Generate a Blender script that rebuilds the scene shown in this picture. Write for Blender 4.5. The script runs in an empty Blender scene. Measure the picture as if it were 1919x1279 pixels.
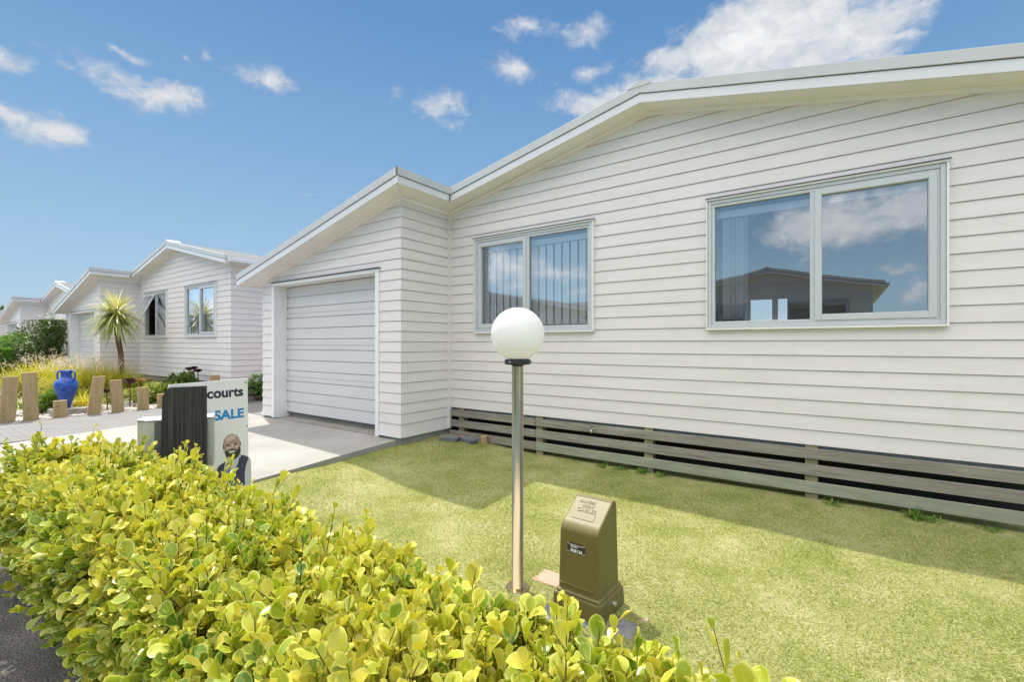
import bpy, math, random
import numpy as np
from mathutils import Vector, Matrix
R = math.radians
random.seed(7); rng = np.random.default_rng(7)
sc = bpy.context.scene
COL = sc.collection

# ------------------------------------------------------------------ camera, sky, sun, exposure
F, CX, HZ, EZ = 872.0, 959.5, 645.0, 1.5            # focal length, centre and horizon of the photo in its pixels; eye height
TH = math.atan(F/1233.0); SN, CS = math.sin(TH), math.cos(TH)
cam = bpy.data.cameras.new('camera'); co = bpy.data.objects.new('camera', cam); COL.objects.link(co)
cam.sensor_width = 36; cam.lens = F/1919*36; cam.shift_y = 5.5/1919; cam.clip_start = 0.05; cam.clip_end = 3000
co.location = (0, 0, EZ); co.rotation_euler = (R(90), 0, TH); sc.camera = co

def ray(px, py=HZ):
    u = (px-CX)/F; v = (HZ-py)/F
    return (-SN+u*CS, CS+u*SN, v)
def onY(px, py, Y):
    r = ray(px, py); t = Y/r[1]; return (r[0]*t, Y, EZ+r[2]*t)
def onX(px, py, X):
    r = ray(px, py); t = X/r[0]; return (X, r[1]*t, EZ+r[2]*t)
def onZ(px, py, Z):
    r = ray(px, py); t = (Z-EZ)/r[2]; return (r[0]*t, r[1]*t, Z)
def atT(px, py, t):
    r = ray(px, py); return (r[0]*t, r[1]*t, EZ+r[2]*t)

SUN = Vector((-1.888, 0.685, 3.73)).normalized()     # towards the sun
SUN_EL = math.asin(SUN.z); SUN_AZ = math.atan2(SUN.x, SUN.y)
sd = bpy.data.lights.new('sun', 'SUN'); sd.energy = 3.1; sd.angle = R(0.53); sd.color = (1.0, 0.955, 0.88)
so = bpy.data.objects.new('sun', sd); COL.objects.link(so)
so.rotation_euler = SUN.to_track_quat('Z', 'Y').to_euler(); so.location = SUN*50
sc.view_settings.view_transform = 'Standard'; sc.view_settings.look = 'None'
sc.view_settings.exposure = 0.80; sc.view_settings.gamma = 1.0

class NT:
    """short-hand for building node trees"""
    def __init__(s, tree): s.t = tree; s.n = tree.nodes; s.l = tree.links
    def new(s, typ, **kw):
        nd = s.n.new(typ)
        for k, v in kw.items():
            if k.startswith('i_'): s.put(nd.inputs[int(k[2:])], v)
            else: setattr(nd, k, v)
        return nd
    def put(s, sock, v):
        if isinstance(v, bpy.types.NodeSocket): s.l.new(v, sock)
        elif isinstance(v, bpy.types.Node): s.l.new(v.outputs[0], sock)
        else: sock.default_value = v
    def math(s, op, a, b=0.0, c=0.0, clamp=False):
        nd = s.n.new('ShaderNodeMath'); nd.operation = op; nd.use_clamp = clamp
        s.put(nd.inputs[0], a); s.put(nd.inputs[1], b); s.put(nd.inputs[2], c); return nd.outputs[0]
    def mix(s, f, a, b, mode='MIX'):
        nd = s.n.new('ShaderNodeMix'); nd.data_type = 'RGBA'; nd.blend_type = mode
        s.put(nd.inputs[0], f)
        for k, v in ((6, a), (7, b)):
            if isinstance(v, (tuple, list)) and len(v) == 3: v = (*v, 1)
            s.put(nd.inputs[k], v)
        return nd.outputs[2]
    def noise(s, vec, scale, detail=4, rough=0.55, dist=0.0, dims='3D'):
        nd = s.n.new('ShaderNodeTexNoise'); nd.noise_dimensions = dims
        if vec is not None: s.l.new(vec, nd.inputs['Vector'])
        nd.inputs['Scale'].default_value = scale; nd.inputs['Detail'].default_value = detail
        nd.inputs['Roughness'].default_value = rough; nd.inputs['Distortion'].default_value = dist
        return nd.outputs[0]
    def ramp(s, f, stops):
        nd = s.n.new('ShaderNodeValToRGB'); s.put(nd.inputs[0], f); e = nd.color_ramp.elements
        while len(e) < len(stops): e.new(0.5)
        for el, (p, c) in zip(e, stops): el.position = p; el.color = (*c, 1) if len(c) == 3 else c
        return nd.outputs[0]
    def mapr(s, f, a, b, c=0.0, d=1.0):
        nd = s.n.new('ShaderNodeMapRange'); s.put(nd.inputs[0], f)
        for k, v in enumerate((a, b, c, d)): s.put(nd.inputs[k+1], v)
        return nd.outputs[0]

world = bpy.data.worlds.new('World'); sc.world = world; world.use_nodes = True
W = NT(world.node_tree); W.n.clear()
sky = W.new('ShaderNodeTexSky', sky_type='NISHITA', sun_disc=False, sun_elevation=SUN_EL, sun_rotation=SUN_AZ)
sky.air_density = 1.0; sky.dust_density = 0.6; sky.ozone_density = 1.6; sky.altitude = 10
tc = W.new('ShaderNodeTexCoord')
sep = W.new('ShaderNodeSeparateXYZ'); W.l.new(tc.outputs['Generated'], sep.inputs[0])
def w_dir(px, py, mirror=False):
    r = ray(px, py); x, y, z = r
    if mirror: y = -y
    return math.atan2(x, y) if not mirror else math.atan2(x, -y), math.atan2(z, math.hypot(x, y))
az = W.math('ARCTAN2', sep.outputs[0], sep.outputs[1])
azb = W.math('ARCTAN2', sep.outputs[0], W.math('MULTIPLY', sep.outputs[1], -1.0))
el = W.math('ARCSINE', sep.outputs[2])
nvec = W.new('ShaderNodeVectorMath', operation='MULTIPLY'); W.l.new(tc.outputs['Generated'], nvec.inputs[0]); nvec.inputs[1].default_value = (1, 1, 1.5)
warp1 = W.math('SUBTRACT', W.noise(nvec.outputs[0], 7.0, 3, 0.5), 0.5)
nv2 = W.new('ShaderNodeVectorMath', operation='ADD'); W.l.new(nvec.outputs[0], nv2.inputs[0]); nv2.inputs[1].default_value = (7.3, 2.1, 4.4)
warp2 = W.math('SUBTRACT', W.noise(nv2.outputs[0], 9.0, 3, 0.5), 0.5)
def cloud_field(azs, items, mirror):
    a_ = W.math('ADD', azs, W.math('MULTIPLY', warp1, 0.10)); e_ = W.math('ADD', el, W.math('MULTIPLY', warp2, 0.06))
    cur = None
    for (px, py, rx, ry, st) in items:
        a0, e0 = w_dir(px, py, mirror); a1, _ = w_dir(px+rx, py, mirror); _, e1 = w_dir(px, py-ry, mirror)
        da = W.math('DIVIDE', W.math('SUBTRACT', a_, a0), abs(a1-a0)); de = W.math('DIVIDE', W.math('SUBTRACT', e_, e0), abs(e1-e0))
        d = W.math('ADD', W.math('MULTIPLY', da, da), W.math('MULTIPLY', de, de))
        m = W.math('MULTIPLY', W.math('SUBTRACT', 1.0, W.math('MULTIPLY', W.math('SQRT', d), 0.62)), st)
        cur = m if cur is None else W.math('MAXIMUM', cur, m)
    return cur
front_clouds = [(1430, 70, 235, 100, 1.5), (1600, 60, 150, 80, 1.3), (1260, 120, 90, 55, 1.0), (1620, 85, 120, 60, 1.0), (1130, 190, 110, 34, 0.98), (1480, -20, 210, 55, 1.0), (1330, 170, 160, 40, 0.95),
    (1095, 58, 56, 44, 0.72), (990, 48, 60, 36, 0.68), (975, 135, 75, 28, 0.70), (1095, 135, 70, 24, 0.66),
    (825, 198, 85, 36, 0.74), (498, 152, 52, 26, 0.76), (275, 165, 135, 34, 0.9), (85, 252, 105, 38, 1.0), (10, 218, 80, 30, 0.95), (15, 122, 85, 24, 0.82),
    (235, 95, 60, 16, 0.60), (130, 135, 50, 16, 0.60), (350, 100, 20, 12, 0.6), (408, 105, 22, 18, 0.62), (555, 357, 34, 5, 0.5), (25, 412, 60, 6, 0.45), (1500, 120, 220, 70, 1.05), (1230, 170, 130, 40, 0.95), (1680, 60, 90, 60, 0.9),
    (2300, 200, 300, 60, 0.8), (-500, 300, 260, 50, 0.8)]
back_clouds = [(1560, 420, 150, 62, 1.05), (1700, 380, 130, 60, 1.05), (1480, 430, 60, 40, 0.85), (955, 500, 110, 42, 0.95), (1040, 508, 70, 26, 0.8), (1670, 500, 60, 15, 0.75), (1725, 545, 50, 30, 0.85), (1090, 545, 40, 16, 0.7), (1380, 548, 60, 22, 0.7), (1560, 545, 60, 12, 0.6),
    (375, 570, 40, 26, 0.9), (395, 520, 60, 20, 0.8), (1900, 300, 180, 90, 1.0), (900, 200, 200, 60, 0.9)]
isback = W.math('LESS_THAN', sep.outputs[1], 0.0)
cf = W.math('ADD', W.math('MULTIPLY', cloud_field(az, front_clouds, False), W.math('SUBTRACT', 1.0, isback)),
            W.math('MULTIPLY', cloud_field(azb, back_clouds, True), isback))
fb = W.noise(nvec.outputs[0], 13.0, 9, 0.60, 0.35)
fb2 = W.noise(nv2.outputs[0], 30.0, 9, 0.66, 0.5)
dens = W.math('ADD', cf, W.math('ADD', W.math('MULTIPLY', W.math('SUBTRACT', fb, 0.5), 1.15), W.math('MULTIPLY', W.math('SUBTRACT', fb2, 0.5), 0.60)))
mask = W.mapr(dens, 0.27, 0.80); mask.node.interpolation_type = 'SMOOTHSTEP'
mask = W.math('MULTIPLY', mask, 0.97)
# cloud body: brighter where thick and up-sun, greyer at the base
body = W.mapr(W.math('ADD', W.math('MULTIPLY', dens, 0.45), W.math('MULTIPLY', W.math('SUBTRACT', fb2, 0.5), 0.8)), 0.15, 0.75, 0.0, 1.0)
ccol = W.mix(body, (2.6, 2.85, 3.25, 1), (4.5, 4.5, 4.5, 1))
ccol = W.mix(isback, ccol, W.mix(1.0, ccol, (2.6, 2.6, 2.6, 1), 'MULTIPLY'))
skyc = W.mix(1.0, sky.outputs[0], (0.98, 1.0, 1.08, 1), 'MULTIPLY')
hs = W.new('ShaderNodeHueSaturation'); W.l.new(skyc, hs.inputs['Color']); hs.inputs['Saturation'].default_value = 0.95; hs.inputs['Value'].default_value = 1.0
# clear-sky colour by height, mixed over the sky texture; unseen cloud added overhead and behind the viewer to light shaded walls
grad = W.ramp(W.mapr(el, 0.0, 1.2), [(0.0, (1.85, 2.70, 3.45)), (0.12, (1.52, 2.40, 3.22)), (0.30, (0.92, 1.85, 3.00)), (0.50, (0.46, 1.24, 2.52)), (1.0, (0.26, 0.92, 2.15))])
clear = W.mix(0.90, hs.outputs[0], grad); clear = W.mix(W.math('MULTIPLY', isback, W.mapr(el, 0.5, 0.1)), clear, W.mix(1.0, clear, (2.2, 2.2, 2.15, 1), 'MULTIPLY'))  # clear sky behind the viewer boosted to keep window reflections bright
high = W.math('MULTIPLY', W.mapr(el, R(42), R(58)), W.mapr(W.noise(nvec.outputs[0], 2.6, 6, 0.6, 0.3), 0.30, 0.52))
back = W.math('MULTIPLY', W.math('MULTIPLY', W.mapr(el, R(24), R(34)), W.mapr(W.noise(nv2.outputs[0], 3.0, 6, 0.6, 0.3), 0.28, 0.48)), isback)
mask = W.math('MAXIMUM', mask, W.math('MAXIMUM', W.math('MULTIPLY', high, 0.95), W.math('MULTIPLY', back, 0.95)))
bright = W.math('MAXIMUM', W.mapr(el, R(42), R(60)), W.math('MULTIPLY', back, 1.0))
ccol = W.mix(bright, ccol, (14.6, 13.9, 13.3, 1))  # added out-of-view cloud glows far brighter than the clouds in frame
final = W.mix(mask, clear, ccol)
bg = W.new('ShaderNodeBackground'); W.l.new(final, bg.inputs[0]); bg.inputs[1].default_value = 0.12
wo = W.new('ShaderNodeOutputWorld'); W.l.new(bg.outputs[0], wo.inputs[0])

# ------------------------------------------------------------------ materials
def mat(name, color=(0.5, 0.5, 0.5), rough=0.6, metal=0.0, var=0.0, vscale=6.0, col2=None, bump=0.0, bscale=60.0, spec=0.5, stretch=None, detail=5, bdist=0.004):
    m = bpy.data.materials.new(name); m.use_nodes = True; T = NT(m.node_tree)
    b = T.n['Principled BSDF']; b.inputs['Roughness'].default_value = rough; b.inputs['Metallic'].default_value = metal
    b.inputs['Specular IOR Level'].default_value = spec
    tc = T.new('ShaderNodeTexCoord'); vec = tc.outputs['Object']
    if stretch:
        mp = T.new('ShaderNodeMapping'); T.l.new(vec, mp.inputs[0]); mp.inputs['Scale'].default_value = stretch; vec = mp.outputs[0]
    if var > 0 or col2:
        c2 = col2 or tuple(c*(1-var) for c in color)
        n = T.noise(vec, vscale, detail); f = T.mapr(n, 0.35, 0.65)
        T.put(b.inputs['Base Color'], T.mix(f, color, c2))
    else: b.inputs['Base Color'].default_value = (*color, 1)
    if bump > 0:
        bn = T.new('ShaderNodeBump'); bn.inputs['Strength'].default_value = bump; bn.inputs['Distance'].default_value = bdist
        T.l.new(T.noise(vec, bscale, 4), bn.inputs['Height']); T.l.new(bn.outputs[0], b.inputs['Normal'])
    return m
M = {}
def weatherboard(name, c):
    m = bpy.data.materials.new(name); m.use_nodes = True; T = NT(m.node_tree); b = T.n['Principled BSDF']
    tc = T.new('ShaderNodeTexCoord'); v = tc.outputs['Object']
    mp = T.new('ShaderNodeMapping'); T.l.new(v, mp.inputs[0]); mp.inputs['Scale'].default_value = (1, 1, 9)
    a = T.mapr(T.noise(mp.outputs[0], 1.3, 5, 0.6), 0.3, 0.7, 0.0, 1.0)
    sp = T.mapr(T.noise(v, 38, 4, 0.7), 0.70, 0.80, 0.0, 0.35)
    c1 = T.mix(a, c, tuple(x*k for x, k in zip(c, (0.915, 0.915, 0.905))))
    T.put(b.inputs['Base Color'], T.mix(sp, c1, tuple(x*0.82 for x in c)))
    b.inputs['Roughness'].default_value = 0.55; b.inputs['Specular IOR Level'].default_value = 0.35
    st = T.new('ShaderNodeMapping'); T.l.new(v, st.inputs[0]); st.inputs['Scale'].default_value = (5, 5, 0.5)
    streak = T.mapr(T.noise(st.outputs[0], 1.6, 6, 0.65), 0.56, 0.74, 0.0, 0.16)
    base_in = b.inputs['Base Color'].links[0].from_socket
    T.put(b.inputs['Base Color'], T.mix(streak, base_in, tuple(x*k for x, k in zip(c, (0.72, 0.71, 0.66)))))
    bn = T.new('ShaderNodeBump'); bn.inputs['Strength'].default_value = 0.12; bn.inputs['Distance'].default_value = 0.004
    mp2 = T.new('ShaderNodeMapping'); T.l.new(v, mp2.inputs[0]); mp2.inputs['Scale'].default_value = (2, 2, 30)
    T.l.new(T.noise(mp2.outputs[0], 5, 4), bn.inputs['Height']); T.l.new(bn.outputs[0], b.inputs['Normal'])
    return m
M['wb'] = weatherboard('weatherboard_paint', (0.745, 0.700, 0.682))
M['wb2'] = weatherboard('weatherboard_paint_opposite', (0.84, 0.82, 0.79))
M['lining'] = mat('wall_lining', (0.40, 0.40, 0.39), 0.8)
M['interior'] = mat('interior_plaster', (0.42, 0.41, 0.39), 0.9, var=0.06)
M['soffit'] = mat('soffit_paint', (0.82, 0.785, 0.775), 0.6, var=0.05, vscale=2.5)
M['trim'] = mat('white_trim', (0.78, 0.775, 0.765), 0.45, var=0.04, vscale=3)
M['fascia'] = mat('fascia_metal', (0.68, 0.685, 0.69), 0.35, var=0.04, vscale=2, spec=0.5)
M['capping'] = mat('capping_metal', (0.54, 0.545, 0.54), 0.42, var=0.06, vscale=3)
M['darkline'] = mat('shadow_gap_rubber', (0.10, 0.10, 0.105), 0.7)
M['roof'] = mat('roof_metal', (0.20, 0.205, 0.205), 0.9, var=0.05, spec=0.05)
M['alu'] = mat('window_aluminium', (0.53, 0.55, 0.565), 0.42, metal=0.0, var=0.03, spec=0.6)
M['garage'] = mat('garage_door_steel', (0.60, 0.595, 0.60), 0.5, var=0.03, vscale=2.0, bump=0.10, bscale=140, bdist=0.001)
M['blind'] = mat('blind_fabric', (0.88, 0.89, 0.90), 0.85)
M['dark'] = mat('subfloor_shade', (0.02, 0.02, 0.02), 0.9)  # near-black stand-in for the shade under the floor
M['blackwood'] = None
def glass(name, base, mul, tint=(0.97, 0.98, 0.98)):
    m = bpy.data.materials.new(name); m.use_nodes = True; T = NT(m.node_tree); T.n.clear()
    out = T.new('ShaderNodeOutputMaterial'); tr = T.new('ShaderNodeBsdfTransparent'); tr.inputs[0].default_value = (*tint, 1)
    gl = T.new('ShaderNodeBsdfGlossy'); gl.inputs['Roughness'].default_value = 0.004; gl.inputs[0].default_value = (0.93, 0.97, 1.0, 1)
    tc = T.new('ShaderNodeTexCoord'); bn = T.new('ShaderNodeBump'); bn.inputs['Strength'].default_value = 0.10; bn.inputs['Distance'].default_value = 0.01
    T.l.new(T.noise(tc.outputs['Object'], 1.6, 1), bn.inputs['Height']); T.l.new(bn.outputs[0], gl.inputs['Normal'])
    fr = T.new('ShaderNodeFresnel'); fr.inputs[0].default_value = 1.5
    f = T.math('ADD', T.math('MULTIPLY', fr.outputs[0], mul), base, clamp=True)
    mx = T.new('ShaderNodeMixShader'); T.put(mx.inputs[0], f); T.l.new(tr.outputs[0], mx.inputs[1]); T.l.new(gl.outputs[0], mx.inputs[2]); T.l.new(mx.outputs[0], out.inputs[0])
    return m
M['glass'] = glass('window_glass', 0.17, 2.0)
def wood(name, c, c2, scale=(1, 12, 12), knots=True, rough=0.8, bump=0.3, ns=2.2):
    m = bpy.data.materials.new(name); m.use_nodes = True; T = NT(m.node_tree); b = T.n['Principled BSDF']; b.inputs['Roughness'].default_value = rough
    b.inputs['Specular IOR Level'].default_value = 0.25
    tc = T.new('ShaderNodeTexCoord'); mp = T.new('ShaderNodeMapping'); T.l.new(tc.outputs['Object'], mp.inputs[0]); mp.inputs['Scale'].default_value = scale
    g = T.noise(mp.outputs[0], ns, 8, 0.68, 0.8)
    big = T.noise(tc.outputs['Object'], 1.7, 3)
    cc = T.mix(T.mapr(g, 0.36, 0.64), c, c2)
    cc = T.mix(T.mapr(big, 0.35, 0.7, 0, 0.55), cc, tuple((a+b2)/2*0.72 for a, b2 in zip(c, c2)))
    if knots:
        vo = T.new('ShaderNodeTexVoronoi'); vo.inputs['Scale'].default_value = 5.0; T.l.new(tc.outputs['Object'], vo.inputs['Vector'])
        k = T.mapr(vo.outputs['Distance'], 0.05, 0.16, 0.55, 0.0)
        cc = T.mix(k, cc, tuple(x*0.5 for x in c2))
    T.put(b.inputs['Base Color'], cc)
    bn = T.new('ShaderNodeBump'); bn.inputs['Strength'].default_value = bump; bn.inputs['Distance'].default_value = 0.004
    T.l.new(g, bn.inputs['Height']); T.l.new(bn.outputs[0], b.inputs['Normal'])
    return m
M['slat'] = wood('weathered_slat', (0.37, 0.345, 0.285), (0.19, 0.17, 0.135), (0.7, 14, 14), knots=False)
M['slat_green'] = wood('treated_slat', (0.38, 0.395, 0.30), (0.25, 0.26, 0.185), (0.7, 14, 14), knots=False)
M['post'] = wood('pine_post', (0.50, 0.38, 0.20), (0.36, 0.25, 0.12), (9, 9, 1.1))
M['pile'] = wood('pile_wood', (0.34, 0.30, 0.18), (0.22, 0.19, 0.11), (9, 9, 1), knots=False)
M['blackwood'] = wood('black_stained_wood', (0.018, 0.0175, 0.017), (0.075, 0.072, 0.067), (40, 40, 0.8), knots=False, bump=0.7, ns=1.7)
M['mailbox'] = mat('mailbox_metal', (0.50, 0.50, 0.48), 0.42, metal=0.35, var=0.08, vscale=5)
M['steel'] = mat('lamp_pole_steel', (0.46, 0.37, 0.22), 0.24, metal=0.95, var=0.25, vscale=5, stretch=(6, 6, 0.6), bump=0.05)
M['black'] = mat('black_plastic', (0.03, 0.03, 0.03), 0.5)
M['screw'] = mat('screw_metal', (0.6, 0.6, 0.58), 0.35, metal=0.8)
M['olive'] = mat('olive_cabinet', (0.145, 0.122, 0.036), 0.50, var=0.10, vscale=7, bump=0.10, bscale=240, bdist=0.001)
M['navy'] = mat('navy_print', (0.022, 0.022, 0.060), 0.6)
M['blueprint'] = mat('blue_print', (0.006, 0.26, 0.66), 0.6)
M['signwhite'] = mat('sign_board', (0.88, 0.87, 0.90), 0.5, var=0.03, vscale=3)
M['whiteprint'] = mat('white_print', (0.75, 0.75, 0.72), 0.6)
M['redprint'] = mat('red_print', (0.50, 0.06, 0.06), 0.6)
def ceramic():
    m = bpy.data.materials.new('blue_glaze'); m.use_nodes = True; T = NT(m.node_tree); b = T.n['Principled BSDF']
    tc = T.new('ShaderNodeTexCoord'); n = T.noise(tc.outputs['Object'], 14, 6, 0.7, 1.0)
    T.put(b.inputs['Base Color'], T.ramp(n, [(0.35, (0.006, 0.025, 0.16)), (0.48, (0.012, 0.07, 0.38)), (0.60, (0.03, 0.14, 0.50)), (0.75, (0.14, 0.28, 0.55))]))
    b.inputs['Roughness'].default_value = 0.28
    return m
M['glaze'] = ceramic()
def globe_mat():
    m = bpy.data.materials.new('opal_globe'); m.use_nodes = True; T = NT(m.node_tree); b = T.n['Principled BSDF']
    tc = T.new('ShaderNodeTexCoord'); s = T.new('ShaderNodeSeparateXYZ'); T.l.new(tc.outputs['Object'], s.inputs[0])
    low = T.mapr(s.outputs[2], -0.165, -0.06, 1.0, 0.0)
    n = T.noise(tc.outputs['Object'], 95, 3, 0.7)
    sp = T.math('MULTIPLY', T.mapr(n, 0.58, 0.66), T.math('POWER', low, 1.3), clamp=True)
    base = T.mix(T.math('MULTIPLY', low, 0.55), (0.86, 0.86, 0.85), (0.66, 0.62, 0.48))
    T.put(b.inputs['Base Color'], T.mix(sp, base, (0.20, 0.17, 0.07)))
    b.inputs['Roughness'].default_value = 0.22
    tr = T.new('ShaderNodeBsdfTranslucent'); tr.inputs[0].default_value = (0.93, 0.93, 0.92, 1); mx = T.new('ShaderNodeMixShader'); mx.inputs[0].default_value = 0.42
    T.l.new(b.outputs[0], mx.inputs[1]); T.l.new(tr.outputs[0], mx.inputs[2]); T.l.new(mx.outputs[0], T.n['Material Output'].inputs[0])
    return m
M['globe'] = globe_mat()
def ground_mat(name, stops, s1, s2, bump, bs, bd=0.01, w2=0.5, rough=0.9, spec=0.2):
    m = bpy.data.materials.new(name); m.use_nodes = True; T = NT(m.node_tree); b = T.n['Principled BSDF']; b.inputs['Roughness'].default_value = rough
    b.inputs['Specular IOR Level'].default_value = spec
    tc = T.new('ShaderNodeTexCoord'); v = tc.outputs['Object']
    n1 = T.noise(v, s1, 6, 0.62); n2 = T.noise(v, s2, 5, 0.65)
    f = T.math('ADD', T.math('MULTIPLY', n1, 1-w2), T.math('MULTIPLY', n2, w2))
    T.put(b.inputs['Base Color'], T.ramp(f, stops))
    bn = T.new('ShaderNodeBump'); bn.inputs['Strength'].default_value = bump; bn.inputs['Distance'].default_value = bd
    T.l.new(T.noise(v, bs, 5, 0.7), bn.inputs['Height']); T.l.new(bn.outputs[0], b.inputs['Normal'])
    return m
M['lawn'] = ground_mat('lawn_turf', [(0.37, (0.135, 0.165, 0.036)), (0.46, (0.255, 0.28, 0.075)), (0.53, (0.365, 0.365, 0.148)), (0.62, (0.50, 0.47, 0.28))], 2.2, 80, 1.0, 110, 0.016, 0.62)
M['soil'] = ground_mat('bare_soil', [(0.4, (0.09, 0.075, 0.05)), (0.6, (0.17, 0.145, 0.10))], 5, 60, 0.8, 90)
M['asphalt'] = ground_mat('asphalt', [(0.36, (0.05, 0.047, 0.044)), (0.49, (0.115, 0.11, 0.102)), (0.58, (0.22, 0.21, 0.195)), (0.66, (0.50, 0.49, 0.46))], 3, 95, 1.0, 120, 0.014, 0.75)
M['concrete'] = ground_mat('concrete_drive', [(0.36, (0.25, 0.24, 0.22)), (0.5, (0.325, 0.313, 0.29)), (0.64, (0.38, 0.37, 0.345))], 1.5, 130, 0.45, 190, 0.003, 0.5)
M['foundation'] = ground_mat('foundation_concrete', [(0.35, (0.20, 0.19, 0.16)), (0.6, (0.32, 0.31, 0.28))], 3, 60, 0.5, 60, 0.004)
def pavers():
    m = bpy.data.materials.new('concrete_pavers'); m.use_nodes = True; T = NT(m.node_tree); b = T.n['Principled BSDF']; b.inputs['Roughness'].default_value = 0.9
    tc = T.new('ShaderNodeTexCoord'); mp = T.new('ShaderNodeMapping'); T.l.new(tc.outputs['Object'], mp.inputs[0]); mp.inputs['Rotation'].default_value = (0, 0, R(90))
    br = T.new('ShaderNodeTexBrick'); T.l.new(mp.outputs[0], br.inputs['Vector']); br.inputs['Scale'].default_value = 1.0
    br.inputs['Brick Width'].default_value = 0.20; br.inputs['Row Height'].default_value = 0.10; br.inputs['Mortar Size'].default_value = 0.006
    br.inputs['Color1'].default_value = (0.215, 0.21, 0.207, 1); br.inputs['Color2'].default_value = (0.165, 0.162, 0.16, 1); br.inputs['Mortar'].default_value = (0.09, 0.087, 0.08, 1)
    n = T.noise(tc.outputs['Object'], 60, 4)
    T.put(b.inputs['Base Color'], T.mix(T.mapr(n, 0.3, 0.7, 0, 0.35), br.outputs[0], (0.26, 0.255, 0.245, 1)))
    bn = T.new('ShaderNodeBump'); bn.inputs['Strength'].default_value = 0.6; bn.inputs['Distance'].default_value = 0.006; bn.invert = True
    T.l.new(br.outputs['Fac'], bn.inputs['Height']); T.l.new(bn.outputs[0], b.inputs['Normal'])
    return m
M['pavers'] = pavers()
def gravelmat():
    m = bpy.data.materials.new('white_pebbles'); m.use_nodes = True; T = NT(m.node_tree); b = T.n['Principled BSDF']; b.inputs['Roughness'].default_value = 0.8
    tc = T.new('ShaderNodeTexCoord'); vo = T.new('ShaderNodeTexVoronoi'); T.l.new(tc.outputs['Object'], vo.inputs['Vector']); vo.inputs['Scale'].default_value = 22
    s = T.new('ShaderNodeSeparateColor'); T.l.new(vo.outputs['Color'], s.inputs[0])
    c = T.ramp(s.outputs[0], [(0.0, (0.22, 0.19, 0.16)), (0.35, (0.44, 0.41, 0.37)), (0.7, (0.62, 0.60, 0.57)), (1.0, (0.36, 0.27, 0.22))])
    dk = T.mapr(vo.outputs['Distance'], 0.30, 0.62)
    T.put(b.inputs['Base Color'], T.mix(dk, c, (0.10, 0.09, 0.08, 1)))
    bn = T.new('ShaderNodeBump'); bn.inputs['Strength'].default_value = 1.0; bn.inputs['Distance'].default_value = 0.02; bn.invert = True
    T.l.new(vo.outputs['Distance'], bn.inputs['Height']); T.l.new(bn.outputs[0], b.inputs['Normal'])
    return m
M['gravel'] = gravelmat()
M['stone'] = mat('grey_stone', (0.42, 0.41, 0.385), 0.85, col2=(0.26, 0.25, 0.235), vscale=9, bump=0.6, bscale=30)
M['tanrock'] = mat('tan_rock', (0.46, 0.36, 0.24), 0.85, col2=(0.28, 0.21, 0.14), vscale=9, bump=0.6, bscale=30)
M['pinkpaver'] = mat('pink_paver', (0.46, 0.30, 0.22), 0.9, col2=(0.36, 0.27, 0.20), vscale=20, bump=0.5, bscale=90)
M['darkpaver'] = mat('slate_paver', (0.125, 0.135, 0.150), 0.85, col2=(0.18, 0.185, 0.19), vscale=20, bump=0.4, bscale=90)
M['bark'] = mat('bark', (0.17, 0.11, 0.065), 0.9, var=0.4, vscale=14, bump=0.6, bscale=40)
M['twig'] = mat('twig', (0.17, 0.085, 0.045), 0.8, var=0.3, vscale=20)
def leafmat(name, stops, rim=None, transl=0.35, rough=0.35, spec=0.5, tnoise=0.0, tcol=None):
    """leaf with a colour picked by the per-leaf attribute 'tint', paler margin by 'rim'"""
    m = bpy.data.materials.new(name); m.use_nodes = True; T = NT(m.node_tree); b = T.n['Principled BSDF']; out = T.n['Material Output']
    a = T.new('ShaderNodeAttribute', attribute_name='tint'); c = T.ramp(a.outputs['Fac'], stops)
    if rim:
        r = T.new('ShaderNodeAttribute', attribute_name='rim')
        c = T.mix(T.mapr(r.outputs['Fac'], 0.72, 0.98, 0.0, 0.8), c, rim)
        mid = T.mapr(r.outputs['Fac'], 0.0, 0.09, 0.35, 0.0)
        c = T.mix(mid, c, rim)
    T.put(b.inputs['Base Color'], c); b.inputs['Roughness'].default_value = rough; b.inputs['Specular IOR Level'].default_value = spec
    tr = T.new('ShaderNodeBsdfTranslucent'); T.put(tr.inputs[0], T.mix(1.0, c, tcol or (1.15, 1.1, 0.55), 'MULTIPLY'))
    mx = T.new('ShaderNodeMixShader'); mx.inputs[0].default_value = transl
    T.l.new(b.outputs[0], mx.inputs[1]); T.l.new(tr.outputs[0], mx.inputs[2]); T.l.new(mx.outputs[0], out.inputs[0])
    return m
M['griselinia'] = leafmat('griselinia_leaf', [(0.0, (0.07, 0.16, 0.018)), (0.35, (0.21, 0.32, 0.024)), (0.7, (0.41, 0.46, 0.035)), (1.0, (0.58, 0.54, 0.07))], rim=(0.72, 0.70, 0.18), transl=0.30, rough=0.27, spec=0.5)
M['grass'] = leafmat('grass_blade', [(0.0, (0.14, 0.215, 0.036)), (0.4, (0.31, 0.355, 0.072)), (0.7, (0.49, 0.475, 0.165)), (1.0, (0.72, 0.67, 0.41))], transl=0.3, rough=0.6, spec=0.2)
M['weed'] = leafmat('weed_leaf', [(0.0, (0.07, 0.17, 0.02)), (1.0, (0.22, 0.34, 0.05))], transl=0.3)
M['yellowgrass'] = leafmat('ornamental_grass', [(0.0, (0.22, 0.31, 0.04)), (0.4, (0.50, 0.50, 0.06)), (0.75, (0.72, 0.60, 0.10)), (1.0, (0.74, 0.54, 0.28))], transl=0.4, rough=0.6)
M['plume'] = leafmat('grass_plume', [(0.0, (0.66, 0.54, 0.44)), (1.0, (0.80, 0.72, 0.66))], transl=0.4, rough=0.8, tcol=(1.0, 0.9, 0.8))
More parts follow.
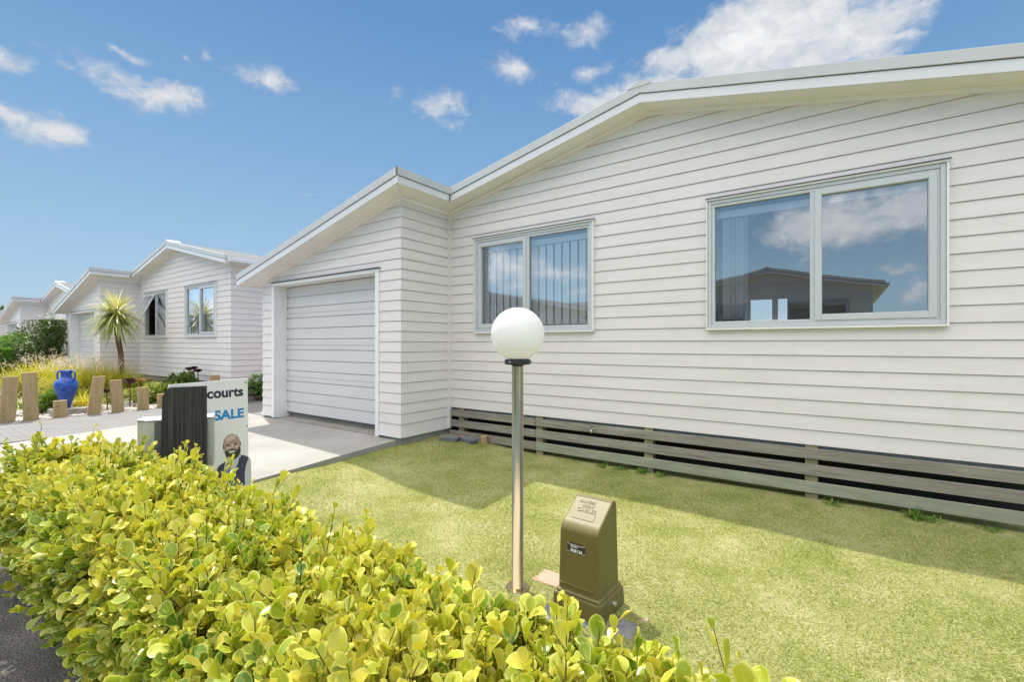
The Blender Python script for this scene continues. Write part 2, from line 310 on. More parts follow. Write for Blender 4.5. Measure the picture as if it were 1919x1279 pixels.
M['cordyline'] = leafmat('cordyline_leaf', [(0.0, (0.16, 0.22, 0.05)), (0.45, (0.38, 0.42, 0.11)), (0.8, (0.64, 0.63, 0.27)), (1.0, (0.78, 0.74, 0.48))], transl=0.25, rough=0.4)
M['strap'] = leafmat('strap_leaf', [(0.0, (0.04, 0.07, 0.025)), (0.6, (0.13, 0.19, 0.05)), (1.0, (0.30, 0.34, 0.12))], transl=0.25, rough=0.4)
M['bushdark'] = leafmat('dark_bush_leaf', [(0.0, (0.035, 0.07, 0.015)), (0.6, (0.09, 0.15, 0.03)), (1.0, (0.20, 0.25, 0.07))], transl=0.2)
M['bushbright'] = leafmat('bright_bush_leaf', [(0.0, (0.06, 0.15, 0.02)), (0.6, (0.14, 0.28, 0.04)), (1.0, (0.28, 0.40, 0.08))], transl=0.3)
M['lime'] = leafmat('lime_leaf', [(0.0, (0.12, 0.22, 0.03)), (0.6, (0.32, 0.40, 0.07)), (1.0, (0.58, 0.56, 0.24))], transl=0.3)
M['aeonium'] = leafmat('dark_rosette', [(0.0, (0.03, 0.012, 0.02)), (1.0, (0.10, 0.035, 0.04))], transl=0.1)
M['flower'] = leafmat('white_flower', [(0.0, (0.75, 0.75, 0.68)), (1.0, (0.8, 0.78, 0.74))], transl=0.3)

# ------------------------------------------------------------------ mesh helpers
def tag(o, label=None, cat=None, group=None, kind=None):
    if label: o['label'] = label
    if cat: o['category'] = cat
    if group: o['group'] = group
    if kind: o['kind'] = kind
    return o
def empty(name, loc, rz=0):
    o = bpy.data.objects.new(name, None); COL.objects.link(o); o.location = loc; o.rotation_euler = (0, 0, rz); o.empty_display_size = 0.2; return o
IDT = lambda p: p
class MB:
    def __init__(s, T=IDT): s.v = []; s.f = []; s.m = []; s.T = T; s.cm = 0
    def add(s, vs, fs):
        k = len(s.v); s.v += [s.T(tuple(p)) for p in vs]; s.f += [tuple(i+k for i in f) for f in fs]; s.m += [s.cm]*len(fs); return s
    def hexa(s, p):  # 8 points: bottom ring 0-3, top ring 4-7
        return s.add(p, [(3, 2, 1, 0), (4, 5, 6, 7), (0, 1, 5, 4), (1, 2, 6, 5), (2, 3, 7, 6), (3, 0, 4, 7)])
    def box(s, x0, x1, y0, y1, z0, z1):
        return s.hexa([(x0, y0, z0), (x1, y0, z0), (x1, y1, z0), (x0, y1, z0), (x0, y0, z1), (x1, y0, z1), (x1, y1, z1), (x0, y1, z1)])
    def slope(s, xa, xb, za, zb, h, y0, y1):   # bar following a rake in x: tops za/zb, height h
        return s.hexa([(xa, y0, za-h), (xb, y0, zb-h), (xb, y1, zb-h), (xa, y1, za-h), (xa, y0, za), (xb, y0, zb), (xb, y1, zb), (xa, y1, za)])
    def quad(s, a, b, c, d): return s.add([a, b, c, d], [(0, 1, 2, 3)])
    def prism(s, poly, h0, h1, fn):  # poly 2D points, fn(p, h) -> 3D
        n = len(poly); vs = [fn(p, h0) for p in poly]+[fn(p, h1) for p in poly]
        return s.add(vs, [tuple(range(n-1, -1, -1)), tuple(range(n, 2*n))]+[(i, (i+1) % n, (i+1) % n+n, i+n) for i in range(n)])
    def lathe(s, prof, seg=24, c=(0, 0, 0)):
        vs = []; fs = []
        for (r, z) in prof:
            for k in range(seg):
                a = 2*math.pi*k/seg; vs.append((c[0]+r*math.cos(a), c[1]+r*math.sin(a), c[2]+z))
        for i in range(len(prof)-1):
            for k in range(seg):
                fs.append((i*seg+k, i*seg+(k+1) % seg, (i+1)*seg+(k+1) % seg, (i+1)*seg+k))
        fs.append(tuple(range(seg-1, -1, -1))); fs.append(tuple((len(prof)-1)*seg+k for k in range(seg)))
        return s.add(vs, fs)
    def tube(s, pts, rad, seg=8):
        vs = []; fs = []; n = len(pts); P = [Vector(p) for p in pts]
        if not isinstance(rad, (list, tuple)): rad = [rad]*n
        for i, p in enumerate(P):
            d = (P[min(i+1, n-1)]-P[max(i-1, 0)]).normalized(); a = d.orthogonal().normalized() if i == 0 else (a-d*a.dot(d)).normalized(); b = d.cross(a)
            for k in range(seg):
                t = 2*math.pi*k/seg; vs.append(tuple(p+(a*math.cos(t)+b*math.sin(t))*rad[i]))
        for i in range(n-1):
            for k in range(seg): fs.append((i*seg+k, i*seg+(k+1) % seg, (i+1)*seg+(k+1) % seg, (i+1)*seg+k))
        fs.append(tuple(range(seg-1, -1, -1))); fs.append(tuple((n-1)*seg+k for k in range(seg)))
        return s.add(vs, fs)
    def build(s, name, mats, parent=None, org=(0, 0, 0), smooth=False, bevel=0.0):
        me = bpy.data.meshes.new(name)
        me.from_pydata([(p[0]-org[0], p[1]-org[1], p[2]-org[2]) for p in s.v], [], s.f)
        if not isinstance(mats, (list, tuple)): mats = [mats]
        for m in mats: me.materials.append(m)
        for i, p in enumerate(me.polygons): p.material_index = s.m[i]; p.use_smooth = smooth
        me.update()
        o = bpy.data.objects.new(name, me); COL.objects.link(o)
        if parent is not None: o.parent = parent
        else: o.location = org
        if bevel > 0:
            b = o.modifiers.new('bevel', 'BEVEL'); b.width = bevel; b.segments = 2; b.limit_method = 'ANGLE'; b.angle_limit = R(40)
        return o
def np_mesh(name, verts, quads, mats, parent=None, org=(0, 0, 0), attrs=None, smooth=True, midx=None, tri=False):
    me = bpy.data.meshes.new(name); verts = np.asarray(verts, dtype=np.float32).reshape(-1, 3)-np.array(org, dtype=np.float32)
    quads = np.asarray(quads, dtype=np.int32); k = quads.shape[1]; nf = len(quads)
    me.vertices.add(len(verts)); me.vertices.foreach_set('co', verts.ravel())
    me.loops.add(nf*k); me.loops.foreach_set('vertex_index', quads.ravel())
    me.polygons.add(nf); me.polygons.foreach_set('loop_start', np.arange(0, nf*k, k, dtype=np.int32)); me.polygons.foreach_set('loop_total', np.full(nf, k, dtype=np.int32))
    me.polygons.foreach_set('use_smooth', np.full(nf, smooth))
    for m in (mats if isinstance(mats, (list, tuple)) else [mats]): me.materials.append(m)
    if midx is not None: me.polygons.foreach_set('material_index', np.asarray(midx, dtype=np.int32))
    me.update(calc_edges=True)
    for nme, arr in (attrs or {}).items():
        a = me.attributes.new(nme, 'FLOAT', 'POINT'); a.data.foreach_set('value', np.asarray(arr, dtype=np.float32).ravel())
    o = bpy.data.objects.new(name, me); COL.objects.link(o)
    if parent is not None: o.parent = parent
    else: o.location = org
    return o
def nrm(a): return a/np.maximum(np.linalg.norm(a, axis=-1, keepdims=True), 1e-9)
def rvec(n): return nrm(rng.normal(size=(n, 3)))

LV = np.array([0, .12, .34, .58, .80, .94, 1.0]); LW = np.array([.05, .24, .70, 1.0, .92, .55, .10])
LROWS = len(LV); LN = LROWS*3
def leaves(P, D, N, L, Wd, cup, curl):
    """n leaves: base P, direction D, upper-face normal N; returns verts (n*LN,3), quads, rim"""
    n = len(P); D = nrm(D); Sd = nrm(np.cross(D, N)); N = np.cross(Sd, D)
    u = np.tile(np.array([-1., 0., 1.]), LROWS); v = np.repeat(LV, 3); w = np.repeat(LW, 3)
    side = (u*w)[None, :]*Wd[:, None]/2; wph = rng.uniform(0, 6.28, n)[:, None]; wam = rng.uniform(0.0, 0.16, n)[:, None]
    along = v[None, :]*L[:, None]
    up = (np.abs(u)*w)[None, :]*Wd[:, None]*cup[:, None]-(v**2)[None, :]*L[:, None]*curl[:, None]+wam*Wd[:, None]*np.abs(u)[None]*np.sin(v[None]*8.5+wph+u[None]*1.2)
    V = P[:, None, :]+side[..., None]*Sd[:, None, :]+along[..., None]*D[:, None, :]+up[..., None]*N[:, None, :]
    q = []
    for r in range(LROWS-1):
        for c in range(2): a = r*3+c; q.append((a, a+1, a+4, a+3))
    q = np.array(q); Q = (q[None]+(np.arange(n)*LN)[:, None, None]).reshape(-1, 4)
    rim = np.maximum(np.abs(u), np.where(v > 0.97, 1.0, np.where(v > .9, 0.75, 0.0)))
    return V.reshape(-1, 3), Q, np.tile(rim, n)
def small_leaves(P, D, N, L, Wd):
    n = len(P); D = nrm(D); Sd = nrm(np.cross(D, N)); N = np.cross(Sd, D)
    pts = [(0, 0, 0), (-.5, .45, .12), (0, 1, -.1), (.5, .45, .12)]
    V = np.stack([P+p[0]*Sd*Wd[:, None]+p[1]*D*L[:, None]+p[2]*N*Wd[:, None] for p in pts], axis=1)
    Q = (np.array([[0, 1, 2, 3]])[None]+(np.arange(n)*4)[:, None, None]).reshape(-1, 4)
    return V.reshape(-1, 3), Q
def ribbons(P, D, L, Wd, droop, seg=5, taper=1.0, base=0.7):
    n = len(P); s = np.linspace(0, 1, seg+1); D = nrm(D)
    path = P[:, None, :]+D[:, None, :]*(s[None, :, None]*L[:, None, None])
    path = path+np.array([0, 0, -1.])[None, None, :]*((s**2.2)[None, :]*(droop*L)[:, None])[..., None]
    Sd = nrm(np.cross(D, np.array([0, 0, 1.])+rng.normal(size=(n, 3))*0.15))
    wprof = np.minimum(1.0, base+s*2)*(1-taper*s**2.5*0.97)
    off = (wprof[None, :]*Wd[:, None]/2)[..., None]*Sd[:, None, :]
    V = np.stack([path-off, path+off], axis=2).reshape(n, -1, 3)
    q = np.array([(2*i, 2*i+1, 2*i+3, 2*i+2) for i in range(seg)])
    Q = (q[None]+(np.arange(n)*(2*seg+2))[:, None, None]).reshape(-1, 4)
    return V.reshape(-1, 3), Q, 2*seg+2
def text_mesh(name, body, size, mtl, parent, mtx, bold=0.0, extrude=0.0006, spacing=1.0, xs=1.0):
    cu = bpy.data.curves.new(name, 'FONT'); cu.body = body; cu.size = size; cu.offset = bold; cu.extrude = extrude; cu.space_character = spacing
    t = bpy.data.objects.new('tmp', cu); COL.objects.link(t)
    dg = bpy.context.evaluated_depsgraph_get(); me = bpy.data.meshes.new_from_object(t.evaluated_get(dg)); bpy.data.objects.remove(t)
    me.transform(mtx @ Matrix.Diagonal((xs, 1, 1, 1))); me.materials.clear(); me.materials.append(mtl); me.name = name
    o = bpy.data.objects.new(name, me); COL.objects.link(o); o.parent = parent; return o

# ------------------------------------------------------------------ ground
def sst(x): x = max(0.0, min(1.0, x)); return x*x*(3-2*x)
def lawn_z(x, y):
    z = 0.10*sst((-3.2-x)/1.6)*sst((y-0.9)/1.2)+0.05*sst((y-3.0)/2.0)
    return z+0.008*math.sin(x*2.3+y)*math.sin(y*1.9)+0.004*math.sin(x*6.1)*math.sin(y*5.3)
def drive_z(y): return 0.205-max(0.0, 4.42-y)*0.036
def edge_x(y): return -4.90+0.10*sst((4.0-y)/2.0)
g = MB(); g.quad((-600, -600, -0.09), (600, -600, -0.09), (600, 900, -0.09), (-600, 900, -0.09))
tag(g.build('ground', M['soil']), kind='structure')
g = MB(); g.quad((-300, -7.6, 0.0), (80, -7.6, 0.0), (80, 0.62, 0.0), (-300, 0.62, 0.0))
tag(g.build('road', M['asphalt']), kind='structure')
nx, ny = 150, 90; V = []; Q = []
for j in range(ny+1):
    y = 0.625+(5.6-0.625)*j/ny; xl = edge_x(y) if y < 4.32 else -4.84
    if y > 4.30: xl = -4.84
    for i in range(nx+1):
        x = xl+(9-xl)*(i/nx)**1.5; V.append((x, y, lawn_z(x, y)))
for j in range(ny):
    for i in range(nx): a = j*(nx+1)+i; Q.append((a, a+1, a+nx+2, a+nx+1))
tag(np_mesh('lawn', V, Q, M['lawn']), kind='structure')
g = MB(); g.box(-4.84, 9, 5.6, 16, -0.05, 0.0); tag(g.build('side_yard_ground', M['soil']), kind='structure')
def driveway(name, dx, xa, xb_fn):
    g = MB()
    ys = [0.625, 1.0, 1.6, 2.2, 2.8, 3.4, 4.0, 4.262]
    for a, b in zip(ys[:-1], ys[1:]):
        xa0, xb0, xb1 = xa+dx, xb_fn(a)+dx, xb_fn(b)+dx; za, zb = drive_z(a), drive_z(b)
        g.quad((xa0, a, za), (xb0, a, za), (xb1, b, zb), (xa0, b, zb))
        g.quad((xb0, a, -0.05), (xb1, b, -0.05), (xb1, b, zb), (xb0, a, za)); g.quad((xa0, b, -0.05), (xa0, a, -0.05), (xa0, a, za), (xa0, b, zb))
    g.quad((xa+dx, 0.625, -0.05), (xb_fn(0.5)+dx, 0.625, -0.05), (xb_fn(0.5)+dx, 0.625, drive_z(0.625)), (xa+dx, 0.625, drive_z(0.625)))
    return tag(g.build(name, M['concrete']), kind='structure')
driveway('driveway', 0, -9.62, edge_x)
driveway('driveway', -13.2, -8.6, lambda y: -4.9)
g = MB(); g.box(-12.02, -9.625, 0.52, 14, -0.05, 0.105); g.box(-9.625, -8.47, 4.6, 14, -0.05, 0.101)
tag(g.build('paver_path', M['pavers']), kind='structure')
# gravel bed with real pebbles
g = MB(); g.box(-18.0, -12.10, 0.52, 5.3, -0.05, 0.095); g.box(-60, -21.9, 0.52, 9, -0.05, 0.09)
tag(g.build('gravel_bed', M['gravel']), kind='structure')
n = 5200; px_ = rng.uniform(-14.6, -12.13, n); py_ = rng.uniform(1.0, 5.0, n); r_ = rng.uniform(0.012, 0.034, n)
ico = np.array([(0, 0, .6), (.9, 0, .15), (.3, .85, .2), (-.75, .5, .1), (-.7, -.55, .18), (.35, -.85, .12), (0, 0, -.5)])
fi = np.array([(0, 1, 2), (0, 2, 3), (0, 3, 4), (0, 4, 5), (0, 5, 1), (6, 2, 1), (6, 3, 2), (6, 4, 3), (6, 5, 4), (6, 1, 5)])
an = rng.uniform(0, 6.28, n); sx = rng.uniform(.8, 1.5, n)
base = np.stack([(ico[None, :, 0]*sx[:, None]*np.cos(an)[:, None]-ico[None, :, 1]*np.sin(an)[:, None]), (ico[None, :, 0]*sx[:, None]*np.sin(an)[:, None]+ico[None, :, 1]*np.cos(an)[:, None]), np.tile(ico[None, :, 2]*0.8, (n, 1))], axis=2)*r_[:, None, None]
base += np.stack([px_, py_, 0.095+r_*0.3], axis=1)[:, None, :]
M['pebble'] = leafmat('pebble', [(0.0, (0.16, 0.13, 0.11)), (0.3, (0.42, 0.38, 0.34)), (0.7, (0.66, 0.64, 0.60)), (1.0, (0.48, 0.34, 0.28))], transl=0.0, rough=0.7)
tag(np_mesh('pebbles', base, (fi[None]+(np.arange(n)*7)[:, None, None]).reshape(-1, 3), M['pebble'], attrs={'tint': np.repeat(rng.uniform(0, 1, n), 7)}, smooth=False), 'loose white and brown pebbles covering the garden bed behind the timber posts', 'pebbles', kind='stuff')
# opposite side of the street
g = MB(); g.quad((-80, -60, 0.02), (60, -60, 0.02), (60, -7.6, 0.02), (-80, -7.6, 0.02)); tag(g.build('opposite_verge', M['lawn']), kind='structure')
for dx in (-0.47, -13.67, 12.73):
    g = MB(); g.quad((-8.3+dx, -8.3, 0.04), (-5.1+dx, -8.3, 0.04), (-5.1+dx, -7.5, 0.04), (-8.3+dx, -7.5, 0.04)); tag(g.build('opposite_driveway', M['concrete']), kind='structure')

# ------------------------------------------------------------------ houses
XC, XL, XR, YG, YW, YB = -4.83, -8.45, 1.34, 4.245, 5.19, 13.0
XE, XO, XRE, YGF, YWF = -4.55, -8.80, 1.66, 3.94, 4.905
XP = -1.777
def ztop(x):
    if x < XE: return 3.729+0.2345*(x-XE)
    if x < XP: return 3.729+0.2102*(x-XE)
    return 4.312-0.2184*(x-XP)
def zsof(x): return ztop(x)-0.187
PIT = 0.14
def sub(iv, a, b):
    out = []
    for (p, q) in iv:
        if b <= p or a >= q: out.append((p, q)); continue
        if a > p: out.append((p, a))
        if b < q: out.append((b, q))
    return out
def board_wall(mb, lin, fn, a0, a1, z0, zs, openings=(), ext0=0, ext1=0):
    """lapped boards; fn(s, out, z) -> point; ext0/ext1 = 1 at outside corners (mitred)"""
    k0 = 0; zb = z0
    zmax = max(zs(a0+(a1-a0)*i/60) for i in range(61))
    row = 0
    while zb < zmax:
        zt = zb+PIT
        ss = [a0+(a1-a0)*i/400 for i in range(401)]; ok = [zs(s) > zb-0.0 for s in ss]
        iv = []; st = None
        for s, o in zip(ss, ok):
            if o and st is None: st = s
            if not o and st is not None: iv.append((st, s)); st = None
        if st is not None: iv.append((st, a1))
        cuts = sorted({zb, zt, *[z for (_, _, p, q) in openings for z in (p, q) if zb < z < zt]})
        for c0, c1 in zip(cuts[:-1], cuts[1:]):
            iv2 = iv
            for (p, q, r0, r1) in openings:
                if r0 < c1-1e-6 and r1 > c0+1e-6: iv2 = sub(iv2, p, q)
            cN = c1-0.005 if c1 == zt else c1
            o0 = 0.021-0.011*(c0-zb)/PIT; o1 = 0.021-0.011*(cN-zb)/PIT
            for (p, q) in iv2:
                e0 = ext0 if abs(p-a0) < 1e-6 else 0; e1 = ext1 if abs(q-a1) < 1e-6 else 0
                mb.quad(fn(p-e0*o0, o0, c0), fn(q+e1*o0, o0, c0), fn(q+e1*o1, o1, cN), fn(p-e0*o1, o1, cN))
                if cN < c1:
                    mb.quad(fn(p-e0*o1, o1, cN), fn(q+e1*o1, o1, cN), fn(q+e1*0.002, 0.002, c1-0.003), fn(p-e0*0.002, 0.002, c1-0.003)); mb.quad(fn(p-e0*0.002, 0.002, c1-0.003), fn(q+e1*0.002, 0.002, c1-0.003), fn(q+e1*0.002, 0.002, c1+0.007), fn(p-e0*0.002, 0.002, c1+0.007))
                if c0 == zb:
                    mb.quad(fn(p-e0*o0, o0, c0), fn(q+e1*o0, o0, c0), fn(q+e1*0.002, 0.002, c0+0.007), fn(p-e0*0.002, 0.002, c0+0.007))
                lin.quad(fn(p, -0.03, c0), fn(q, -0.03, c0), fn(q, -0.03, c1), fn(p, -0.03, c1))
        zb = zt; row += 1
def frame_rect(mb, fnc, x0, x1, z0, z1, w, o0, o1):
    """four bars of width w round a rectangle, butted; fnc(x, out, z)"""
    def bar(a, b, c, d):
        mb.hexa([fnc(a, o0, c), fnc(b, o0, c), fnc(b, o1, c), fnc(a, o1, c), fnc(a, o0, d), fnc(b, o0, d), fnc(b, o1, d), fnc(a, o1, d)])
    bar(x0, x0+w, z0, z1); bar(x1-w, x1, z0, z1); bar(x0+w, x1-w, z0, z0+w); bar(x0+w, x1-w, z1-w, z1)
def window(T, org, root, x0, x1, z0, z1, mull, sash, blinds, opened=None, detail=True):
    fn = lambda x, o, z: (x, YW-o, z)
    fr = MB(T)
    frame_rect(fr, fn, x0, x1, z0, z1, 0.0345, 0.0, 0.046)                 # outer facing
    frame_rect(fr, fn, x0+0.035, x1-0.035, z0+0.035, z1-0.035, 0.030, -0.04, 0.036)
    xi0, xi1, zi0, zi1 = x0+0.065, x1-0.065, z0+0.065, z1-0.065
    fr.box(mull-0.025, mull+0.025, YW-0.034, YW+0.04, zi0, zi1)
    w = fr.build('window', M['alu'], root, org, bevel=0.003)
    fl = MB(T); fl.box(x0-0.02, x1+0.03, YW-0.075, YW-0.0, z1+0.020, z1+0.027); fl.build('head_flashing', M['darkline'], w, org)
    f2 = MB(T); f2.box(x0-0.015, x1+0.025, YW-0.064, YW-0.0, z1+0.002, z1+0.019); f2.build('head_trim', M['trim'], w, org)
    fl = MB(T); fl.box(x0-0.01, x1+0.01, YW-0.060, YW-0.0, z0-0.022, z0-0.002); fl.build('sill', M['trim'], w, org)
    fl = MB(T); fl.box(x0-0.014, x0-0.002, YW-0.058, YW-0.0, z0-0.02, z1); fl.build('side_trim', M['trim'], w, org)
    fl = MB(T); fl.box(x1+0.002, x1+0.018, YW-0.058, YW-0.0, z0-0.02, z1); fl.build('side_trim', M['trim'], w, org)
    for side, (a, b) in enumerate(((xi0, mull-0.025), (mull+0.025, xi1))):
        if sash == side:
            sm = MB(T); pm = MB(T)
            if opened == side:
                ang = R(24); zt = zi1+0.01
                def fo(x, o, z, ang=ang, zt=zt): d = zt-z; return (x, YW-0.03-math.sin(ang)*d-o*math.cos(ang), zt-math.cos(ang)*d+o*math.sin(ang))
                frame_rect(sm, fo, a-0.012, b+0.012, zi0-0.012, zi1+0.01, 0.05, 0.0, 0.03)
                pm.quad(fo(a+0.03, 0.014, zi0+0.03), fo(b-0.03, 0.014, zi0+0.03), fo(b-0.03, 0.014, zi1-0.03), fo(a+0.03, 0.014, zi1-0.03))
            else:
                frame_rect(sm, fn, a-0.012, b+0.012, zi0-0.012, zi1+0.012, 0.052, 0.037, 0.045)
                frame_rect(sm, fn, a, b, zi0, zi1, 0.044, -0.02, 0.0365)
                pm.quad(fn(a+0.04, 0.008, zi0+0.04), fn(b-0.04, 0.008, zi0+0.04), fn(b-0.04, 0.008, zi1-0.04), fn(a+0.04, 0.008, zi1-0.04))
            s_ = sm.build('sash', M['alu'], w, org, bevel=0.002)
            pm.build('pane', M['glass'], w, org)
        else:
            pm = MB(T); pm.quad(fn(a-0.005, 0.002, zi0-0.005), fn(b+0.005, 0.002, zi0-0.005), fn(b+0.005, 0.002, zi1+0.005), fn(a-0.005, 0.002, zi1+0.005)); pm.build('pane', M['glass'], w, org)
    if detail:
        rl = MB(T); rl.box(x0+0.06, x1-0.06, YW+0.09, YW+0.15, z1-0.16, z1-0.09); rl.build('blind_rail', M['blind'], w, org)
        bl = MB(T); bt = z1-0.17; bb = z0+0.09
        for (xa, xb, stp, tw) in blinds:
            x = xa
            while x < xb:
                h = 0.040; ca, sa = math.cos(tw+random.uniform(-.08, .08)), math.sin(tw)
                p = [(x-h*ca, YW+0.12-h*sa), (x-h*ca*.3, YW+0.124-h*sa*.3), (x+h*ca*.3, YW+0.124+h*sa*.3), (x+h*ca, YW+0.12+h*sa)]
                for q0, q1 in zip(p[:-1], p[1:]): bl.quad((q0[0], q0[1], bb), (q1[0], q1[1], bb), (q1[0], q1[1], bt), (q0[0], q0[1], bt))
                x += stp
            bl.tube([(xa, YW+0.10, bb+0.012)]+[(xa+(xb-xa)*i/10, YW+0.10, bb+0.004+0.004*(i % 2)) for i in range(1, 11)], 0.0025, 4)
        if blinds: bl.build('vertical_blind', M['blind'], w, org)
    return w
def house(T, org, label, group, near, windows, wbm, ground_z=0.1, door_open=0.0, interior=True):
    root = empty('weatherboard_house', org); tag(root, label, 'house', group)
    # walls
    wm, lin = MB(T), MB(T)
    dz1 = 2.505; door = (-8.05, -5.33, -1.0, dz1)
    wins = [(a-0.012, b+0.012, c-0.012, d+0.012) for (a, b, c, d, *_r) in windows]
    fG = lambda s, o, z: (s, YG-o, z); fS = lambda s, o, z: (XC+o, s, z); fW = lambda s, o, z: (s, YW-o, z)
    board_wall(wm, lin, fG, XL, XC, 0.275, zsof, [(door[0]-0.03, door[1]+0.03, 0, dz1+0.02)], 1, 1)
    board_wall(wm, lin, fS, YG, YW, 0.275, lambda s: zsof(XC), [], 1, 0)
    board_wall(wm, lin, fW, XC, XR, 0.555, zsof, wins, 0, 1)
    fR = lambda s, o, z: (XR+o, s, z); fL = lambda s, o, z: (XL-o, s, z)
    board_wall(wm, lin, fR, YW, YB, 0.555, lambda s: zsof(XR), [], 1, 0)
    board_wall(wm, lin, fL, YG, YB, 0.275, lambda s: zsof(XL), [], 1, 0)
    rear = MB(T)
    # rear wall with two real openings that show through the big window
    ro = [(-1.86, -1.38, 1.98, 2.60), (-1.26, -1.06, 1.98, 2.60)]
    zb = 0.3
    while zb < 4.2:
        iv = [(XL, XR)]
        for (p, q, r0, r1) in ro:
            if r0 < zb+0.05 < r1: iv = sub(iv, p, q)
        for (p, q) in iv: rear.box(p, q, YB, YB+0.08, zb, min(zb+0.1, 4.2))
        zb += 0.1
    o = wm.build('wall', wbm, root, org); lin.build('wall_lining', M['lining'], root, org); rear.build('rear_wall', wbm, root, org)
    # interior shell
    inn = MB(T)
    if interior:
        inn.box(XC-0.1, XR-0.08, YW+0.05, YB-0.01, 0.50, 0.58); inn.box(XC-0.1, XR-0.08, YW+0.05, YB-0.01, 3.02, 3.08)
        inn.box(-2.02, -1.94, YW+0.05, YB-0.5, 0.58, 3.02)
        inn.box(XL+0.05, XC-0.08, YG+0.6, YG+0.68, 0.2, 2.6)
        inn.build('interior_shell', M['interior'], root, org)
    # foundation, base trim
    fd = MB(T)
    fd.box(XL+0.0, XC-0.02, YG+0.262, YG+0.36, -0.05, 0.30)
    fd.box(XC-0.10, XC-0.004, YG+0.0, YW-0.0, -0.05, 0.236); fd.box(XL+0.0, door[0]-0.03, YG+0.004, YG+0.26, -0.05, 0.236); fd.box(door[1]+0.04, XC-0.101, YG+0.004, YG+0.26, -0.05, 0.236)
    fd.box(door[0]-0.03, door[1]+0.04, YG+0.02, YG+0.261, -0.05, 0.212)
    fd.box(XL+0.02, XL+0.1, YG+0.36, YB, -0.05, 0.236)
    fd.build('foundation', M['foundation'], root, org)
    bt = MB(T)
    bt.box(door[1]+0.075, XC+0.034, YG-0.034, YG-0.0, 0.236, 0.272); bt.box(XC, XC+0.034, YG, YW-0.04, 0.236, 0.272); b2 = MB(T); b2.box(XL-0.034, door[0]-0.075, YG-0.034, YG, 0.236, 0.272); b2.build('base_trim', M['trim'], root, org)
    bt.build('base_trim', M['trim'], root, org)
    ct = MB(T)
    ct.box(XC+0.0, XC+0.055, YW-0.055, YW-0.0, 0.24, zsof(XC)-0.002)
    ct.build('corner_trim', wbm, root, org)
    # cornice under the soffit
    cn = MB(T)
    cn.slope(XL-0.03, XC+0.03, zsof(XL-0.03), zsof(XC+0.03), 0.05, YG-0.038, YG); cn.box(XC, XC+0.038, YG, YW-0.038, zsof(XC)-0.05, zsof(XC)+0.006)
    cn.slope(XC, XP, zsof(XC), zsof(XP), 0.042, YW-0.038, YW); cn.slope(XP, XR+0.03, zsof(XP), zsof(XR+0.03), 0.042, YW-0.038, YW)
    cn.build('cornice', M['soffit'], root, org)
    # soffit planes (fit between wall and fascia, carried on over the rooms as the ceiling line)
    sf = MB(T); th = 0.012
    def plane(mb, xa, xb, y0, y1, zf, th): mb.slope(xa, xb, zf(xa)+th, zf(xb)+th, th, y0, y1)
    plane(sf, XO+0.02, XE-0.02, YGF+0.02, YB+0.3, zsof, th); plane(sf, XE-0.02, XP, YWF+0.02, YB+0.3, zsof, th); plane(sf, XP, XRE-0.02, YWF+0.02, YB+0.3, zsof, th)
    so_ = sf.build('soffit', M['soffit'], root, org)
    jt = MB(T)
    for x in (XP+0.0, XP+1.1):
        jt = MB(T); jt.hexa([(x-0.012, YWF+0.03, zsof(x)-0.006), (x+0.012, YWF+0.03, zsof(x)-0.006), (x+0.012, YW-0.04, zsof(x)-0.006), (x-0.012, YW-0.04, zsof(x)-0.006), (x-0.012, YWF+0.03, zsof(x)+0.004), (x+0.012, YWF+0.03, zsof(x)+0.004), (x+0.012, YW-0.04, zsof(x)+0.004), (x-0.012, YW-0.04, zsof(x)+0.004)])
        jt.build('soffit_joint', M['trim'], so_, org)
    jt = MB(T); jt.hexa([(XE-0.05, YGF+0.03, zsof(XE)-0.006-0.011), (XE-0.03, YGF+0.03, zsof(XE)-0.006-0.011), (XC+0.06, YG-0.05, zsof(XC)-0.002), (XC+0.04, YG-0.05, zsof(XC)-0.002), (XE-0.05, YGF+0.03, zsof(XE)), (XE-0.03, YGF+0.03, zsof(XE)), (XC+0.06, YG-0.05, zsof(XC)+0.006), (XC+0.04, YG-0.05, zsof(XC)+0.006)])
    jt.build('soffit_joint', M['trim'], so_, org)
    # fascia: flat board, thin dark joint, folded metal capping
    fa, ca, dk = MB(T), MB(T), MB(T)
    zf = lambda x: ztop(x)-0.106; e = 0.02
    def edge_set(kind, *a):
        if kind == 'x':
            xa, xb, y = a
            fa.slope(xa, xb, zf(xa), zf(xb), 0.091, y, y+e); ca.slope(xa, xb, ztop(xa), ztop(xb), 0.100, y-0.014, y+0.05); dk.slope(xa, xb, zf(xa)+0.006, zf(xb)+0.006, 0.0058, y-0.004, y+0.03)
        else:
            x, y0, y1, s = a; z = ztop(x)
            x0, x1 = (x-e, x) if s > 0 else (x, x+e); c0, c1 = (x-0.05, x+0.014) if s > 0 else (x-0.014, x+0.05); d0, d1 = (x-0.03, x+0.004) if s > 0 else (x-0.004, x+0.03)
            fa.box(x0, x1, y0, y1, z-0.197, z-0.106); ca.box(c0, c1, y0, y1, z-0.100, z); dk.box(d0, d1, y0, y1, z-0.1058, z-0.1002)
    edge_set('x', XO, XE-0.02, YGF); edge_set('y', XE, YGF, YWF+0.02, 1); edge_set('x', XE-0.0, XP, YWF); edge_set('x', XP, XRE-0.02, YWF)
    edge_set('y', XRE, YWF, YB+0.3, 1); edge_set('y', XO, YGF+0.021, YB+0.3, -1)
    fa.build('fascia', M['fascia'], root, org); cp = ca.build('barge_capping', M['capping'], root, org, bevel=0.003); dk.build('capping_joint', M['darkline'], root, org)
    rj = MB(T)
    rj.box(XE-0.004, XE+0.0165, YGF-0.0165, YGF-0.0145, ztop(XE)-0.1, ztop(XE)+0.006)
